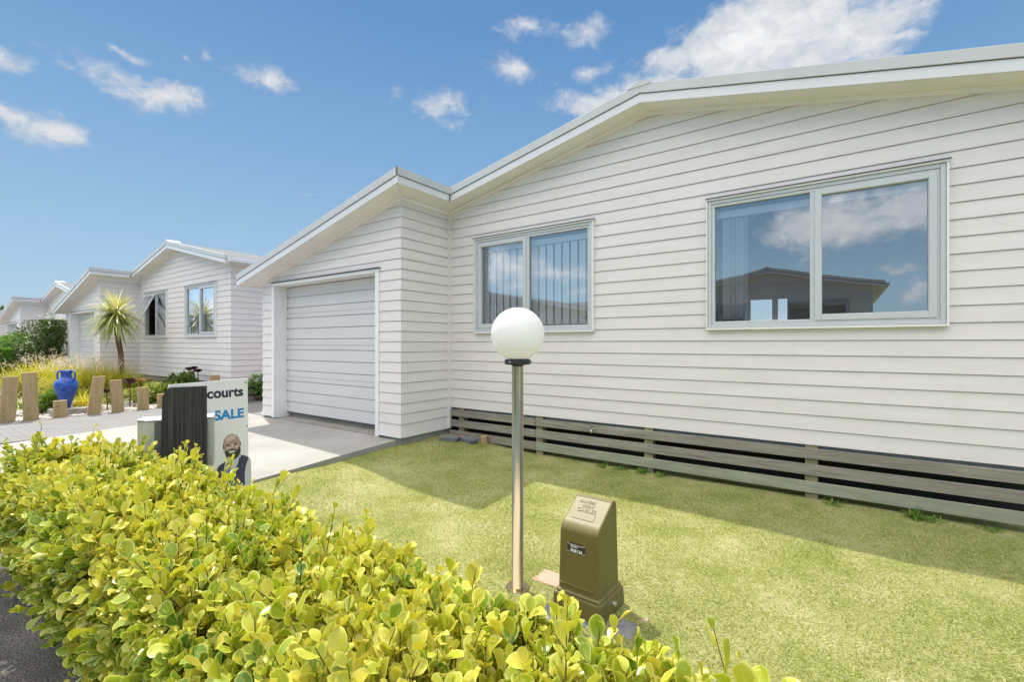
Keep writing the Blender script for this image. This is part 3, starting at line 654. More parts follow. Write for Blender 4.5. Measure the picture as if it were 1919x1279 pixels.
    rj.build('capping_seam', M['darkline'], root, org); rj = MB(T)
    rj.box(XE-0.01, XE+0.012, YWF-0.022, YWF-0.0145, ztop(XE)-0.2, ztop(XE)+0.006)
    rj.build('capping_seam', M['darkline'], root, org)
    # gutters along the two low eaves
    for (x, s) in ((XRE+0.015, 1), (XO-0.015, -1)):
        z = ztop(x)-0.07; a, b = (x, x+0.11) if s > 0 else (x-0.02, x-0.0)
        gt = MB(T); gt.box(a, b, YWF+0.05 if s > 0 else YGF+0.1, YB+0.3, z-0.09, z); gt.build('gutter', M['fascia'], root, org, bevel=0.01)
    rf = MB(T)
    zr = lambda x: ztop(x)-0.05
    plane(rf, XO+0.03, XE-0.051, YGF+0.051, YWF+0.06, zr, 0.03); plane(rf, XO+0.03, XP, YWF+0.061, YB+0.3, zr, 0.03); plane(rf, XP, XRE-0.051, YWF+0.061, YB+0.3, zr, 0.03)
    r_o = rf.build('roof', M['roof'], root, org)
    rc = MB(T)
    rc.hexa([(XP-0.13, YWF-0.02, ztop(XP)-0.03), (XP+0.13, YWF-0.02, ztop(XP)-0.03), (XP+0.13, YWF+0.30, ztop(XP)-0.03), (XP-0.13, YWF+0.30, ztop(XP)-0.03), (XP-0.03, YWF-0.02, ztop(XP)+0.022), (XP+0.03, YWF-0.02, ztop(XP)+0.022), (XP+0.03, YWF+0.30, ztop(XP)+0.022), (XP-0.03, YWF+0.30, ztop(XP)+0.022)])
    rc.build('ridge_cap', M['capping'], r_o, org)
    rc = MB(T); rc.box(XP-0.12, XP+0.12, YWF+0.301, YB+0.3, ztop(XP)-0.10, ztop(XP)-0.058); rc.build('ridge_cap', M['roof'], r_o, org)
    # garage door
    tr = MB(T)
    a, b = door[0], door[1]
    tr.box(a-0.075, a, YG-0.034, YG+0.0, 0.215, dz1); tr.box(b, b+0.075, YG-0.034, YG+0.0, 0.205, dz1); tr.box(a-0.075, b+0.075, YG-0.034, YG, dz1+0.001, dz1+0.05)
    tr.box(a-0.03, a-0.002, YG+0.0, YG+0.26, 0.213, dz1); tr.box(b+0.002, b+0.03, YG, YG+0.26, 0.213, dz1); tr.box(a-0.03, b+0.03, YG, YG+0.26, dz1+0.001, dz1+0.04)
    f_ = tr.build('door_frame', M['trim'], root, org, bevel=0.003)
    tf = MB(T); tf.box(a-0.10, b+0.11, YG-0.062, YG+0.0, dz1+0.055, dz1+0.062); tf.build('head_flashing', M['darkline'], f_, org)
    gd = MB(T); zt = dz1-0.005; zb0 = 0.298+door_open; ypl = YG+0.215
    if door_open > 0: zt = dz1-0.002
    rib = 0.184; z = zb0; k = 0
    while z < zt-0.01:
        z2 = min(z+rib, zt)
        gd.box(a, b, ypl+0.010, ypl+0.03, z, z2)
        gd.hexa([(a, ypl-0.010, z+0.006), (b, ypl-0.010, z+0.006), (b, ypl+0.010, z+0.004), (a, ypl+0.010, z+0.004), (a, ypl-0.004, z2-0.014), (b, ypl-0.004, z2-0.014), (b, ypl+0.010, z2-0.002), (a, ypl+0.010, z2-0.002)])
        z = z2; k += 1
    if door_open > 0: gd.box(a, b, ypl, ypl+0.03, dz1-0.28, dz1-0.26)
    d_ = gd.build('garage_door', M['garage'], root, org)
    jn = MB(T)
    for kk in (3, 6, 9):
        zz = zb0+rib*kk+0.045+0.03
        if zz < zt: jn.box(a+0.002, b-0.002, ypl-0.0105, ypl-0.0035, zz, zz+0.004 if kk == 6 else zz+0.0025)
    jn.box(a, b, ypl-0.004, ypl+0.02, zb0-0.012, zb0-0.001)
    for i in range(12):
        if zb0+rib*i+0.01 < zt: jn.box(a+0.003, a+0.016, ypl-0.012, ypl-0.005, zb0+rib*i-0.008, zb0+rib*i+0.012)
    jn.build('panel_joint', M['darkline'], d_, org)
    # windows
    for wd in windows: window(T, org, root, *wd)
    # base slats and piles
    if near:
        sl = MB(T); ysl = YW-0.012
        xs_joint = [-4.80, onY(1006, 800, 5.2)[0], 9.0]
        for (z0, z1, mk) in ((0.425, 0.522, 'slat'), (0.272, 0.373, 'slat'), (0.108, 0.213, 'slat_green')):
            for xa, xb in ((xs_joint[0], xs_joint[1]-0.004), (xs_joint[1]+0.004, XR)):
                s_ = MB(T); s_.box(xa, xb, ysl-0.024, ysl, z0, z1); s_.build('base_slat', M[mk if xa > -4 else 'slat'], root, org, bevel=0.003)
        for pxx in (868, 1014, 1218, 1521):
            x = onY(pxx, 850, 5.22)[0]; w = 0.05
            p_ = MB(T); p_.box(x-w, x+w, ysl+0.001, ysl+0.09, -0.05, 0.60); p_.build('pile', M['pile'], root, org)
        vb = MB(T); vb.box(XC+0.01, XR, YW+0.35, YW+0.36, -0.05, 0.50); vb.build('subfloor_shade_block', M['dark'], root, org)  # black sheet behind the slats stands in for underfloor shade
    else:
        for (z0, z1) in ((0.42, 0.525), (0.275, 0.38), (0.105, 0.22)):
            s_ = MB(T); s_.box(XC+0.02, XR-0.0, YW-0.036, YW-0.012, z0, z1); s_.box(XR-0.024, XR, YW-0.011, YB, z0, z1); s_.build('base_slat', M['slat'], root, org)
        vb = MB(T); vb.box(XC+0.01, XR-0.05, YW+0.3, YB-0.05, -0.05, 0.50); vb.build('subfloor_shade_block', M['dark'], root, org)  # solid black block in place of the shade below the floor
    return root
def shift(dx, dy=0, dz=0): return lambda p: (p[0]+dx, p[1]+dy, p[2]+dz)
def flip(dx, c=-4.1): return lambda p: (p[0]+dx, c-p[1], p[2])
zA, zB = 1.672, 2.985
W1 = (-4.29, -2.455, zA, zB, -3.400, 0, [(-4.20, -2.50, 0.118, 0.30)])
W2 = (-1.135, 0.700, zA-0.005, zB, -0.213, 1, [(-1.00, -0.76, 0.040, 1.22)])
H1 = house(IDT, (-4.83, 4.245, 0), 'nearest white weatherboard house with closed garage door and two wide windows', 'white weatherboard houses in a row', True, [W1, W2], M['wb'])
H2 = house(shift(-13.2), (-18.03, 4.245, 0), 'white weatherboard house next door behind the cabbage tree, one window propped open', 'white weatherboard houses in a row', False,
    [(-4.21, -2.53, 1.70, 3.03, -3.38, 0, [(-3.34, -2.60, 0.10, 0.6)], 0), (-1.22, 0.59, 1.70, 3.03, -0.34, 1, [(-1.14, 0.5, 0.115, 0.3)])], M['wb'], door_open=0.0)
H3 = house(shift(-27.1, 0.33), (-31.93, 4.575, 0), 'third white weatherboard house, its gable showing above the dark green bush', 'white weatherboard houses in a row', False,
    [(-4.25, -3.2, 1.5, 2.95, -3.7, 1, []), (-1.22, 0.59, 1.70, 3.03, -0.3, 1, [])], M['wb'], interior=False)
H4 = house(shift(-40.6, 0.9), (-45.43, 5.145, 0), 'farthest white weatherboard house, only its roof edge at the left border of the photo', 'white weatherboard houses in a row', False,
    [(-1.22, 0.59, 1.70, 3.03, -0.3, 1, [])], M['wb'], interior=False)
for k, (dx, lb) in enumerate(((-0.47, 'gabled house across the street mirrored in the big right window of the nearest house'), (-13.67, 'house across the street mirrored in the smaller left window of the nearest house'), (12.73, 'house across the street with low roof mirrored at the right edge of the big window'))):
    house(flip(dx), (-4.83+dx, -8.345, 0), lb, 'houses across the street', False, [(-4.29, -2.5, 1.67, 2.98, -3.4, 0, []), (-1.13, 0.7, 1.67, 2.98, -0.2, 1, [])], M['wb2'], interior=False)

# ------------------------------------------------------------------ things by the nearest house
t = empty('garden_tap', (onY(1113, 805, 5.16)[0], 5.16, 0.475)); tag(t, 'small brass garden tap sticking out between the base slats below the wall', 'tap')
b = MB(); b.tube([(0, 0.05, 0), (0, -0.05, 0)], 0.010, 8); b.tube([(0, -0.05, 0.0), (0, -0.075, -0.012), (0, -0.08, -0.04)], 0.011, 8); b.build('spout', M['screw'], t, smooth=True)
b = MB(); b.tube([(0, -0.05, 0.0), (0, -0.05, 0.03)], 0.006, 6); b.box(-0.025, 0.025, -0.056, -0.044, 0.03, 0.038); b.build('handle', M['darkline'], t)
p = onY(841, 785, 5.12)
t = MB(); t.box(XC+0.056, XC+0.060, YW-0.050, YW-0.012, 0.27, 0.46)
s = t.build('notice_tag', M['whiteprint'], None, (XC+0.058, YW-0.03, 0.27)); tag(s, 'narrow white notice with red writing at the foot of the inside corner', 'notice')
t = MB()
for k in range(7): t.box(XC+0.0601, XC+0.0612, YW-0.045+0.004*(k % 2), YW-0.020, 0.305+k*0.018, 0.316+k*0.018)
t.build('printed_marks', M['redprint'], s, (XC+0.058, YW-0.03, 0.27))
for i, (x, y, rz, n_, lb, mt_) in enumerate(((-4.50, 4.83, 0.35, 2, 'pair of stacked slate grey pavers lying against the garage foundation', 'darkpaver'), (-4.28, 4.98, -0.15, 2, 'slate grey paver lying flat beside the round timber stub', 'darkpaver'), (-4.45, 5.07, 0.1, 1, 'brick red paver tucked behind the slate grey ones in the corner', 'pinkpaver'))):
    z = lawn_z(x, y); b = MB()
    for k in range(n_): b.box(-0.13+0.02*k, 0.13+0.02*k, -0.07, 0.07, k*0.032, k*0.032+0.030)
    o = b.build('loose_paver', M[mt_], None, bevel=0.004); o.location = (x, y, z-0.004); o.rotation_euler = (0, 0, rz); tag(o, lb, 'paver', 'loose pavers in the corner')
x, y, _ = onZ(895, 833, 0.12); b = MB(); b.lathe([(0.05, 0), (0.052, 0.02), (0.05, 0.115), (0.045, 0.122)], 14)
o = b.build('timber_stub', M['post'], None, smooth=False, bevel=0.003); o.location = (x, 5.09, 0.09); tag(o, 'short round timber stub standing in front of the base slats', 'stub')

# ------------------------------------------------------------------ globe lamp
LX, LY, _ = onZ(970, 1104, 0.0); lt = math.hypot(LX, LY); lamp = empty('globe_lamp', (LX, LY, 0)); tag(lamp, 'white opal globe garden lamp on a tall brushed steel pole behind the hedge', 'lamp')
b = MB(); b.lathe([(0.075, 0.0), (0.075, 0.012), (0.0355, 0.014), (0.0355, 1.36), (0.034, 1.375)], 28); b.build('pole', M['steel'], lamp, smooth=False, bevel=0.0)
for p_ in lamp.children[0].data.polygons: p_.use_smooth = len(p_.vertices) == 4 and abs(p_.normal.z) < 0.5
b = MB(); b.lathe([(0.05, 1.372), (0.078, 1.376), (0.080, 1.382), (0.080, 1.402), (0.072, 1.407)], 28); c_ = b.build('collar', M['black'], lamp)
for k in range(3):
    a = TH-R(90)+R(-32+k*120) - 0; b = MB(); b.tube([(0.074*math.cos(a), 0.074*math.sin(a), 1.391), (0.090*math.cos(a), 0.090*math.sin(a), 1.391)], 0.006, 8); b.build('screw', M['screw'], c_)
b = MB(); prof = []
for i in range(33):
    a = -math.pi/2+0.42+(math.pi-0.42)*i/32; prof.append((max(0.1635*math.cos(a), 0.0004), 0.1635*math.sin(a)))
b.lathe(prof, 56); gl = b.build('globe', M['globe'], lamp, smooth=True); gl.location = (0, 0, 1.560)

# ------------------------------------------------------------------ cable pillar
BX, BY = -1.18, 2.435; pil = empty('cable_cabinet', (BX, BY, 0), R(-2)); pil.scale = (1.08, 1.17, 1.0); tag(pil, 'small olive green cable cabinet with rounded sloping top standing on slate pavers', 'cabinet')
def rbox(mb, x, y0, y1, z0, z1, x2=None, y02=None, y12=None):
    x2 = x2 or x; y02 = y0 if y02 is None else y02; y12 = y1 if y12 is None else y12
    mb.hexa([(-x, y0, z0), (x, y0, z0), (x, y1, z0), (-x, y1, z0), (-x2, y02, z1), (x2, y02, z1), (x2, y12, z1), (-x2, y12, z1)])
b = MB(); rbox(b, 0.142, -0.134, 0.128, 0.0, 0.105, 0.137, -0.129, 0.123); rbox(b, 0.132, -0.126, 0.120, 0.105, 0.125, 0.122, -0.117, 0.113); b.build('plinth', M['olive'], pil, bevel=0.010)
# body profile in y-z, width narrowing upwards
prof = [(-0.112, 0.10), (-0.107, 0.430)]
cy, cz, rr = -0.032, 0.440, 0.074
for i in range(9): a = math.pi-(math.pi*0.36)*i/8; prof.append((cy+rr*math.cos(a), cz+rr*math.sin(a)))
prof += [(0.048, 0.592)]
for i in range(7): a = R(118)-R(118)*i/6; prof.append((0.068+0.032*math.cos(a), 0.570+0.032*math.sin(a)))
prof += [(0.108, 0.10)]
b = MB(); hw = lambda z: 0.118-0.010*z/0.6
vs = [(-hw(z), y, z) for y, z in prof]+[(hw(z), y, z) for y, z in prof]; n_ = len(prof)
b.add(vs, [tuple(range(n_)), tuple(range(2*n_-1, n_-1, -1))]+[(i, i+n_, (i+1) % n_+n_, (i+1) % n_) for i in range(n_)])
b.build('body', M['olive'], pil, bevel=0.009)
sl = MB(); sl.box(-0.108, 0.085, -0.1160, -0.109, 0.150, 0.160); sl.build('hinge_strip', M['olive'], pil, bevel=0.002)
sl = MB(); sl.tube([(0.133, -0.0, 0.06), (0.152, -0.0, 0.06)], 0.013, 6); sl.build('bolt', M['screw'], pil)
pl = MB(); pl.box(-0.062, 0.040, -0.1095, -0.1062, 0.338, 0.392); pla = pl.build('number_plate', M['black'], pil)
for (x, z) in ((-0.057, 0.387), (0.035, 0.387), (-0.057, 0.343), (0.035, 0.343)):
    q = MB(); q.tube([(x, -0.1090, z), (x, -0.1125, z)], 0.0048, 8); q.build('rivet', M['screw'], pla)
mt = Matrix.Translation((-0.046, -0.1098, 0.3425)) @ Matrix.Rotation(R(90), 4, 'X')
text_mesh('number', '308136', 0.0235, M['whiteprint'], pla, mt, 0.0007, 0.0004)
q = MB()
for (x0, x1, z) in ((-0.050, 0.028, 0.3805), (-0.046, -0.004, 0.3735), (-0.042, -0.002, 0.3675)):
    xx = x0
    while xx < x1: w_ = random.uniform(0.002, 0.005); q.box(xx, min(xx+w_, x1), -0.1100, -0.1094, z, z+0.0034); xx += w_+0.0012
q.build('small_print', M['whiteprint'], pla)
# raised label panel and raised lettering on the sloping lid
p0 = Vector((0, cy+rr*math.cos(math.pi*0.64), cz+rr*math.sin(math.pi*0.64))); p1 = Vector((0, 0.048, 0.592)); dv = (p1-p0).normalized(); nv = Vector((0, -dv.z, dv.y))
def lid(u, v, h): return Vector((u, 0, 0))+p0+dv*v+nv*h
LL = (p1-p0).length
q = MB(); q.hexa([lid(-0.07, 0.004, -0.001), lid(0.055, 0.004, -0.001), lid(0.055, 0.045, -0.001), lid(-0.07, 0.045, -0.001), lid(-0.07, 0.004, 0.0022), lid(0.055, 0.004, 0.0022), lid(0.055, 0.045, 0.0022), lid(-0.07, 0.045, 0.0022)])
q.build('label_recess', M['olive'], pil, bevel=0.001)
rot = Matrix(((1, 0, 0, 0), (0, dv.y, nv.y, 0), (0, dv.z, nv.z, 0), (0, 0, 0, 1)))
for (s_, u, v, sz) in (('CABLES', -0.063, 0.052, 0.031), ('400V', -0.045, 0.080, 0.031), ('DANGER', -0.070, 0.1085, 0.022)):
    mt = Matrix.Translation(lid(u, v, 0.0004)) @ rot; text_mesh('raised_lettering', s_, sz, M['olive'], pil, mt, 0.0004, 0.0022, 1.1)
# pavers round lamp and cabinet (all flush with the turf)
pv = [(-1.50, 2.56, 0.0, 'pinkpaver', 'pink paver nearest the lamp pole, behind it in the turf'), (-1.30, 2.60, 0.0, 'darkpaver', 'slate paver behind the left side of the cable cabinet'), (-1.20, 2.36, 0.05, 'darkpaver', 'slate paver directly under the cable cabinet'), (-1.38, 2.22, 0.1, 'darkpaver', 'slate paver poking out at the left front of the cable cabinet'), (-0.975, 2.34, 0.1, 'darkpaver', 'slate paver in the cabinet shadow at its right side'), (-0.955, 2.52, 0.1, 'pinkpaver', 'pink paver right of the cable cabinet'), (-1.08, 2.14, 0.0, 'darkpaver', 'slate paver in front of the cable cabinet, below the hedge leaves')]
for (x, y, rz, m_, lb) in pv:
    b = MB(); w_ = 0.100 if 'directly' not in lb else 0.17
    b.box(-w_, w_, -w_*0.8, w_*0.8, -0.03, 0.016); o = b.build('paver', M[m_], None, bevel=0.005); o.location = (x, y, lawn_z(x, y)-(0.010 if 'directly' not in lb else 0.012)-0.0013*pv.index((x, y, rz, m_, lb))); o.rotation_euler = (0, 0, rz); tag(o, lb, 'paver', 'pavers set in the turf round the lamp and cabinet')

# ------------------------------------------------------------------ letterbox and sale sign
def facing(px, t): r = ray(px); return Vector((r[0]*t, r[1]*t, 0))
P1 = Vector(ray(300))*3.26; P2 = Vector(ray(386.5))*3.385; P1.z = P2.z = 0; ldir = (P2-P1); lwid = ldir.length; ldir.normalize(); lnv = Vector((ldir.y, -ldir.x, 0)); bz = 0.10
lb_ = empty('letterbox', (P1.x, P1.y, bz), math.atan2(ldir.y, ldir.x)); tag(lb_, 'grey metal letterbox mounted on a rough black timber slab behind the hedge', 'letterbox')
def lp(px, py, back=0.0):
    """pixel -> (x, z) on the letterbox plane, 'back' metres behind the slab face"""
    r = Vector(ray(px, py)); o = P1-lnv*back; t = o.dot(lnv)/r.dot(lnv); p = r*t; return ((p-P1).dot(ldir), EZ+p.z-bz)
b = MB(); poly = [(0, 0), (lwid, 0), lp(386.5, 724), lp(316, 727), lp(309, 735), lp(304, 744), lp(302, 800)]
b.prism(poly, -0.05, 0.0, lambda p, h: (p[0], h+0.05, p[1])); sl_ = b.build('timber_slab', M['blackwood'], lb_, bevel=0.004)
bk = 0.052; z1_ = lp(343, 787, bk)[1]; x2 = lp(274, 790, bk)[0]; xr = lp(400, 783, bk)[0]; z0_ = lp(400, 868, bk)[1]
pl_ = [(x2-0.065, bk+0.075), (x2, bk), (xr, bk), (xr-0.01, bk+0.20), (x2-0.05, bk+0.20)]
b = MB(); b.prism(pl_, z0_-0.02, z1_, lambda p, h: (p[0], p[1], h)); bx = b.build('box', M['mailbox'], lb_, bevel=0.004)
b = MB(); b.box(x2+0.004, 0.06, bk+0.01, bk+0.18, 0.02, z0_-0.021); b.build('box_stand', M['mailbox'], lb_, bevel=0.003)
b = MB(); b.prism([(p[0]+(-0.006 if p[0] < 0.1 else 0.004), p[1]-(0.006 if p[1] < bk+0.1 else -0.006)) for p in pl_], z1_+0.001, z1_+0.010, lambda p, h: (p[0], p[1], h)); b.build('lid', M['mailbox'], lb_, bevel=0.002)
b = MB(); b.box(lwid+0.006, xr-0.006, bk-0.004, bk-0.0005, z0_, z1_-0.012); b.build('flap', M['mailbox'], lb_, bevel=0.001)
b = MB(); b.box(-0.040, -0.001, bk-0.012, bk-0.001, 0.3, z1_-0.004); b.build('bracket', M['darkline'], lb_)
# sign
A = Vector(onZ(317, 722, 1.2)); B = Vector(onZ(464, 709, 1.2)); sdv = (B-A); sw = sdv.length; sdv.normalize(); snv = Vector((sdv.y, -sdv.x, 0))
sg = empty('sale_sign', (A.x, A.y, 0.1)); tag(sg, 'white for sale board with navy and blue lettering and a portrait, beside the driveway', 'sign')
SM = Matrix(((sdv.x, 0, snv.x, 0), (sdv.y, 0, snv.y, 0), (0, 1, 0, 0), (0, 0, 0, 1)))   # local (s, z, out) -> offset from root
def s_of(px, py):   # photo pixel -> place on the board (s along it, height)
    r = Vector(ray(px, py)); t = (A.x*snv.x+A.y*snv.y)/(r.x*snv.x+r.y*snv.y); p = r*t; return ((p.x-A.x)*sdv.x+(p.y-A.y)*sdv.y, EZ+p.z-0.1)
def sp(s, z, o): return tuple(SM @ Vector((s, z, o)))
zt_ = 1.1; tilt = 0.012
b = MB(); b.prism([(0, 0.02), (sw+0.014, 0.02), (sw, zt_), (0, zt_)], -0.010, 0.0, lambda p, h: sp(p[0], p[1], h)); b.build('board', M['signwhite'], sg)
b = MB(); b.prism([(0.02, -0.1), (0.055, -0.1), (0.055, zt_-0.1), (0.02, zt_-0.1)], -0.045, -0.0105, lambda p, h: sp(p[0], p[1], h)); b.prism([(sw-0.055, -0.1), (sw-0.02, -0.1), (sw-0.02, zt_-0.1), (sw-0.055, zt_-0.1)], -0.045, -0.0105, lambda p, h: sp(p[0], p[1], h)); b.build('stake', M['post'], sg)
for pp in ((460, 717), (463, 799), (332, 731)):
    s0, z0 = s_of(*pp); b = MB(); b.tube([sp(s0, z0, 0.0), sp(s0, z0, 0.003)], 0.007, 8); b.build('screw', M['darkline'], sg)
def sign_text(body, pl, pr, pyb, size_px_top, mtl, name, bold):
    """fit the text so that its right end and its baseline fall at the given places on the board"""
    s1, z1 = s_of(*pr); s0, z0 = s_of(*pl); h = s_of(pr[0], size_px_top)[1]-z1
    o = text_mesh(name, body, 1.0, mtl, sg, Matrix.Identity(4), bold, 0.0)
    xs = [v.co.x for v in o.data.vertices]; w = max(xs)-min(xs)
    return o, s0, z0, s1, z1, h, min(xs), w
def place_text(body, right_px, base_y, cap_top_y, ref_body, ref_left_px, ref_base_y, mtl, name, bold):
    o = text_mesh(name, body, 1.0, mtl, sg, Matrix.Identity(4), bold, 0.0)
    r = text_mesh('tmp', ref_body, 1.0, mtl, sg, Matrix.Identity(4), bold, 0.0)
    wr = max(v.co.x for v in r.data.vertices)-min(v.co.x for v in r.data.vertices); bpy.data.objects.remove(r)
    s1, z1 = s_of(right_px, base_y); s0, z0 = s_of(ref_left_px, ref_base_y); hc = s_of(right_px, cap_top_y)[1]-z1
    kx = (s1-s0)/wr; ky = hc/0.70; xm = max(v.co.x for v in o.data.vertices); slope = (z1-z0)/(s1-s0)
    for v in o.data.vertices:
        s = s1+(v.co.x-xm)*kx; v.co = Vector(sp(s, z1+(s-s1)*slope+v.co.y*ky, 0.0012))
    return o
place_text('Harcourts', 455.5, 741.5, 724.6, 'courts', 387.5, 747.5, M['navy'], 'agency_lettering', 0.034)
place_text('FOR SALE', 457.0, 781.5, 765.5, 'SALE', 401.0, 788.5, M['blueprint'], 'sale_lettering', 0.036)
# printed portrait: flat shapes on the board
PM = {'skin': mat('print_skin', (0.46, 0.30, 0.25), 0.6), 'skinl': mat('print_skin_light', (0.66, 0.49, 0.43), 0.6), 'skind': mat('print_skin_dark', (0.22, 0.125, 0.10), 0.6), 'beard': mat('print_beard', (0.045, 0.035, 0.033), 0.6),
      'teeth': mat('print_teeth', (0.70, 0.68, 0.66), 0.6), 'vest': mat('print_vest', (0.045, 0.05, 0.115), 0.6), 'shirt': mat('print_shirt', (0.60, 0.62, 0.67), 0.6), 'tie': mat('print_tie', (0.10, 0.17, 0.36), 0.6), 'tiel': mat('print_tie_stripe', (0.42, 0.48, 0.60), 0.6)}
por = MB(); mats_p = list(PM.values()); names_p = list(PM.keys()); lay = [0.0006]
def flat(key, pts):
    lay[0] += 0.00025; por.cm = names_p.index(key)
    q = [s_of(380+x/5.81, 700+y/5.81) for x, y in pts]; por.add([sp(s, z, lay[0]) for s, z in q], [tuple(range(len(q)))])
def ell(cx, cy, rx, ry, a0=0, a1=360, n=22, rot=0):
    o = []
    for i in range(n):
        a = R(a0+(a1-a0)*i/(n if a1-a0 == 360 else n-1)); x, y = rx*math.cos(a), ry*math.sin(a); o.append((cx+x*math.cos(rot)-y*math.sin(rot), cy+x*math.sin(rot)+y*math.cos(rot)))
    return o
flat('shirt', [(100, 1180), (112, 1090), (150, 1030), (245, 965), (330, 905), (400, 880), (450, 900), (515, 925), (524, 960), (530, 1200), (300, 1290), (120, 1260)])
flat('vest', [(120, 1190), (140, 1080), (175, 1010), (248, 962), (225, 1060), (205, 1170), (160, 1260), (125, 1250)])
flat('vest', [(400, 888), (450, 893), (500, 915), (470, 1000), (455, 1090), (460, 1210), (330, 1280), (280, 1180), (345, 1070), (385, 970)])
flat('tie', [(262, 985), (305, 958), (330, 975), (300, 1020), (292, 1090), (262, 1130), (245, 1060), (275, 1020)])
flat('tiel', [(270, 1000), (315, 978), (322, 985), (285, 1012)]); flat('tiel', [(262, 1050), (290, 1030), (292, 1045), (258, 1070)]); flat('tiel', [(250, 1085), (288, 1068), (288, 1080), (254, 1098)])
flat('shirt', [(248, 955), (262, 935), (300, 955), (272, 985)]); flat('shirt', [(300, 958), (400, 880), (415, 905), (335, 975)])
flat('skind', ell(228, 800, 12, 30)); flat('skind', ell(402, 770, 11, 28))
flat('skin', [(228, 790), (224, 745), (240, 705), (275, 673), (320, 660), (362, 672), (390, 702), (402, 745), (405, 800), (398, 850), (370, 905), (315, 935), (270, 920), (240, 870)])
flat('skinl', [(250, 760), (250, 720), (280, 685), (322, 670), (355, 682), (345, 715), (300, 735)])
flat('skinl', ell(275, 812, 24, 17)); flat('skinl', ell(362, 795, 22, 17)); flat('skinl', ell(316, 795, 13, 28))
flat('beard', [(238, 838), (262, 855), (285, 838), (325, 825), (350, 842), (372, 815), (402, 800), (408, 840), (398, 885), (370, 920), (325, 942), (285, 938), (255, 910), (240, 872)])
flat('skin', ell(280, 835, 22, 12)); flat('skin', ell(362, 820, 18, 14))
flat('beard', [(262, 852), (285, 836), (315, 828), (352, 830), (365, 845), (340, 842), (310, 845), (285, 856), (266, 868)])
flat('teeth', [(272, 856), (300, 846), (335, 840), (352, 845), (335, 862), (300, 870), (280, 868)])
flat('skind', ell(313, 822, 16, 6)); flat('beard', ell(268, 782, 17, 5, rot=-0.12)); flat('beard', ell(352, 764, 18, 5, rot=-0.18))
flat('beard', ell(270, 797, 12, 3.5, rot=-0.1)); flat('beard', ell(354, 780, 12, 3.5, rot=-0.15))
por.build('portrait', mats_p, sg)

# ------------------------------------------------------------------ timber posts and garden things on the left
def gpost(i, px, pyb, pyt, lean, tk, wid, lb):
    X = -12.06; r = ray(px); t_ = X/r[0]; y = r[1]*t_; h = EZ+(HZ-pyt)/F*t_-0.095
    b = MB(); w = wid/2
    b.hexa([(-tk/2, -w, -0.1), (tk/2, -w, -0.1), (tk/2, w, -0.1), (-tk/2, w, -0.1), (-tk/2, -w+lean, h), (tk/2, -w+lean, h), (tk/2, w+lean, h+0.006), (-tk/2, w+lean, h+0.006)])
    o = b.build('timber_post', M['post'], None, bevel=0.006); o.location = (X-0.09, y, 0.095); o.rotation_euler = (0, 0, R(random.uniform(-4, 4))); tag(o, lb, 'post', 'upright timber posts edging the garden bed')
for i, a in enumerate([(14, 795, 707, 0.05, 0.08, 0.20, 'timber post at the left border of the photo, leaning right, left of the tallest post'), (61, 790, 699, -0.03, 0.09, 0.20, 'tallest timber post, left of the blue urn'), (115, 783, 752, 0.0, 0.09, 0.19, 'very short timber stump in front of the blue urn'), (176, 783, 707, 0.10, 0.08, 0.19, 'tall timber post leaning right, just right of the blue urn'), (225, 774, 713, -0.05, 0.08, 0.19, 'medium timber post with slanted top, second to the right of the urn'), (271, 769, 727, 0.0, 0.08, 0.19, 'knee high timber post between the slanted-top post and the black slab'), (308, 767, 739, 0.0, 0.08, 0.19, 'low timber post partly hidden by the black slab'), (406, 760, 704, 0.0, 0.08, 0.19, 'timber post whose top shows just above the sale sign'), (-38, 800, 712, 0.02, 0.08, 0.2, '')]):
    if a[-1]: gpost(i, *a)
# urn
ux, uy, _ = atT(124, HZ, 9.35); urn = empty('ceramic_urn', (ux, uy, 0.215)); tag(urn, 'large glossy blue ceramic urn with two handles on a stone block', 'urn')
b = MB(); b.lathe([(0.060, 0.0), (0.066, 0.015), (0.078, 0.06), (0.120, 0.20), (0.163, 0.34), (0.186, 0.43), (0.184, 0.50), (0.150, 0.56), (0.105, 0.595), (0.088, 0.62), (0.083, 0.66), (0.086, 0.70), (0.105, 0.735), (0.108, 0.75), (0.10, 0.755), (0.07, 0.735), (0.066, 0.60)], 40); b.build('vessel', M['glaze'], urn, smooth=True)
for s in (-1, 1):
    ax = Vector((CS, SN, 0)); b = MB()
    pts = [ax*s*0.09+Vector((0, 0, 0.725)), ax*s*0.135+Vector((0, 0, 0.745)), ax*s*0.172+Vector((0, 0, 0.715)), ax*s*0.182+Vector((0, 0, 0.66)), ax*s*0.174+Vector((0, 0, 0.60)), ax*s*0.155+Vector((0, 0, 0.54))]
    b.tube(pts, [0.017, 0.016, 0.015, 0.015, 0.016, 0.019], 10); b.build('handle', M['glaze'], urn, smooth=True)
b = MB(); b.box(-0.24, 0.24, -0.30, 0.30, -0.02, 0.115); o = b.build('stone_block', M['stone'], None, bevel=0.015); o.location = (ux+0.02, uy+0.06, 0.099); tag(o, 'low pale stone block the blue urn stands on', 'stone block')
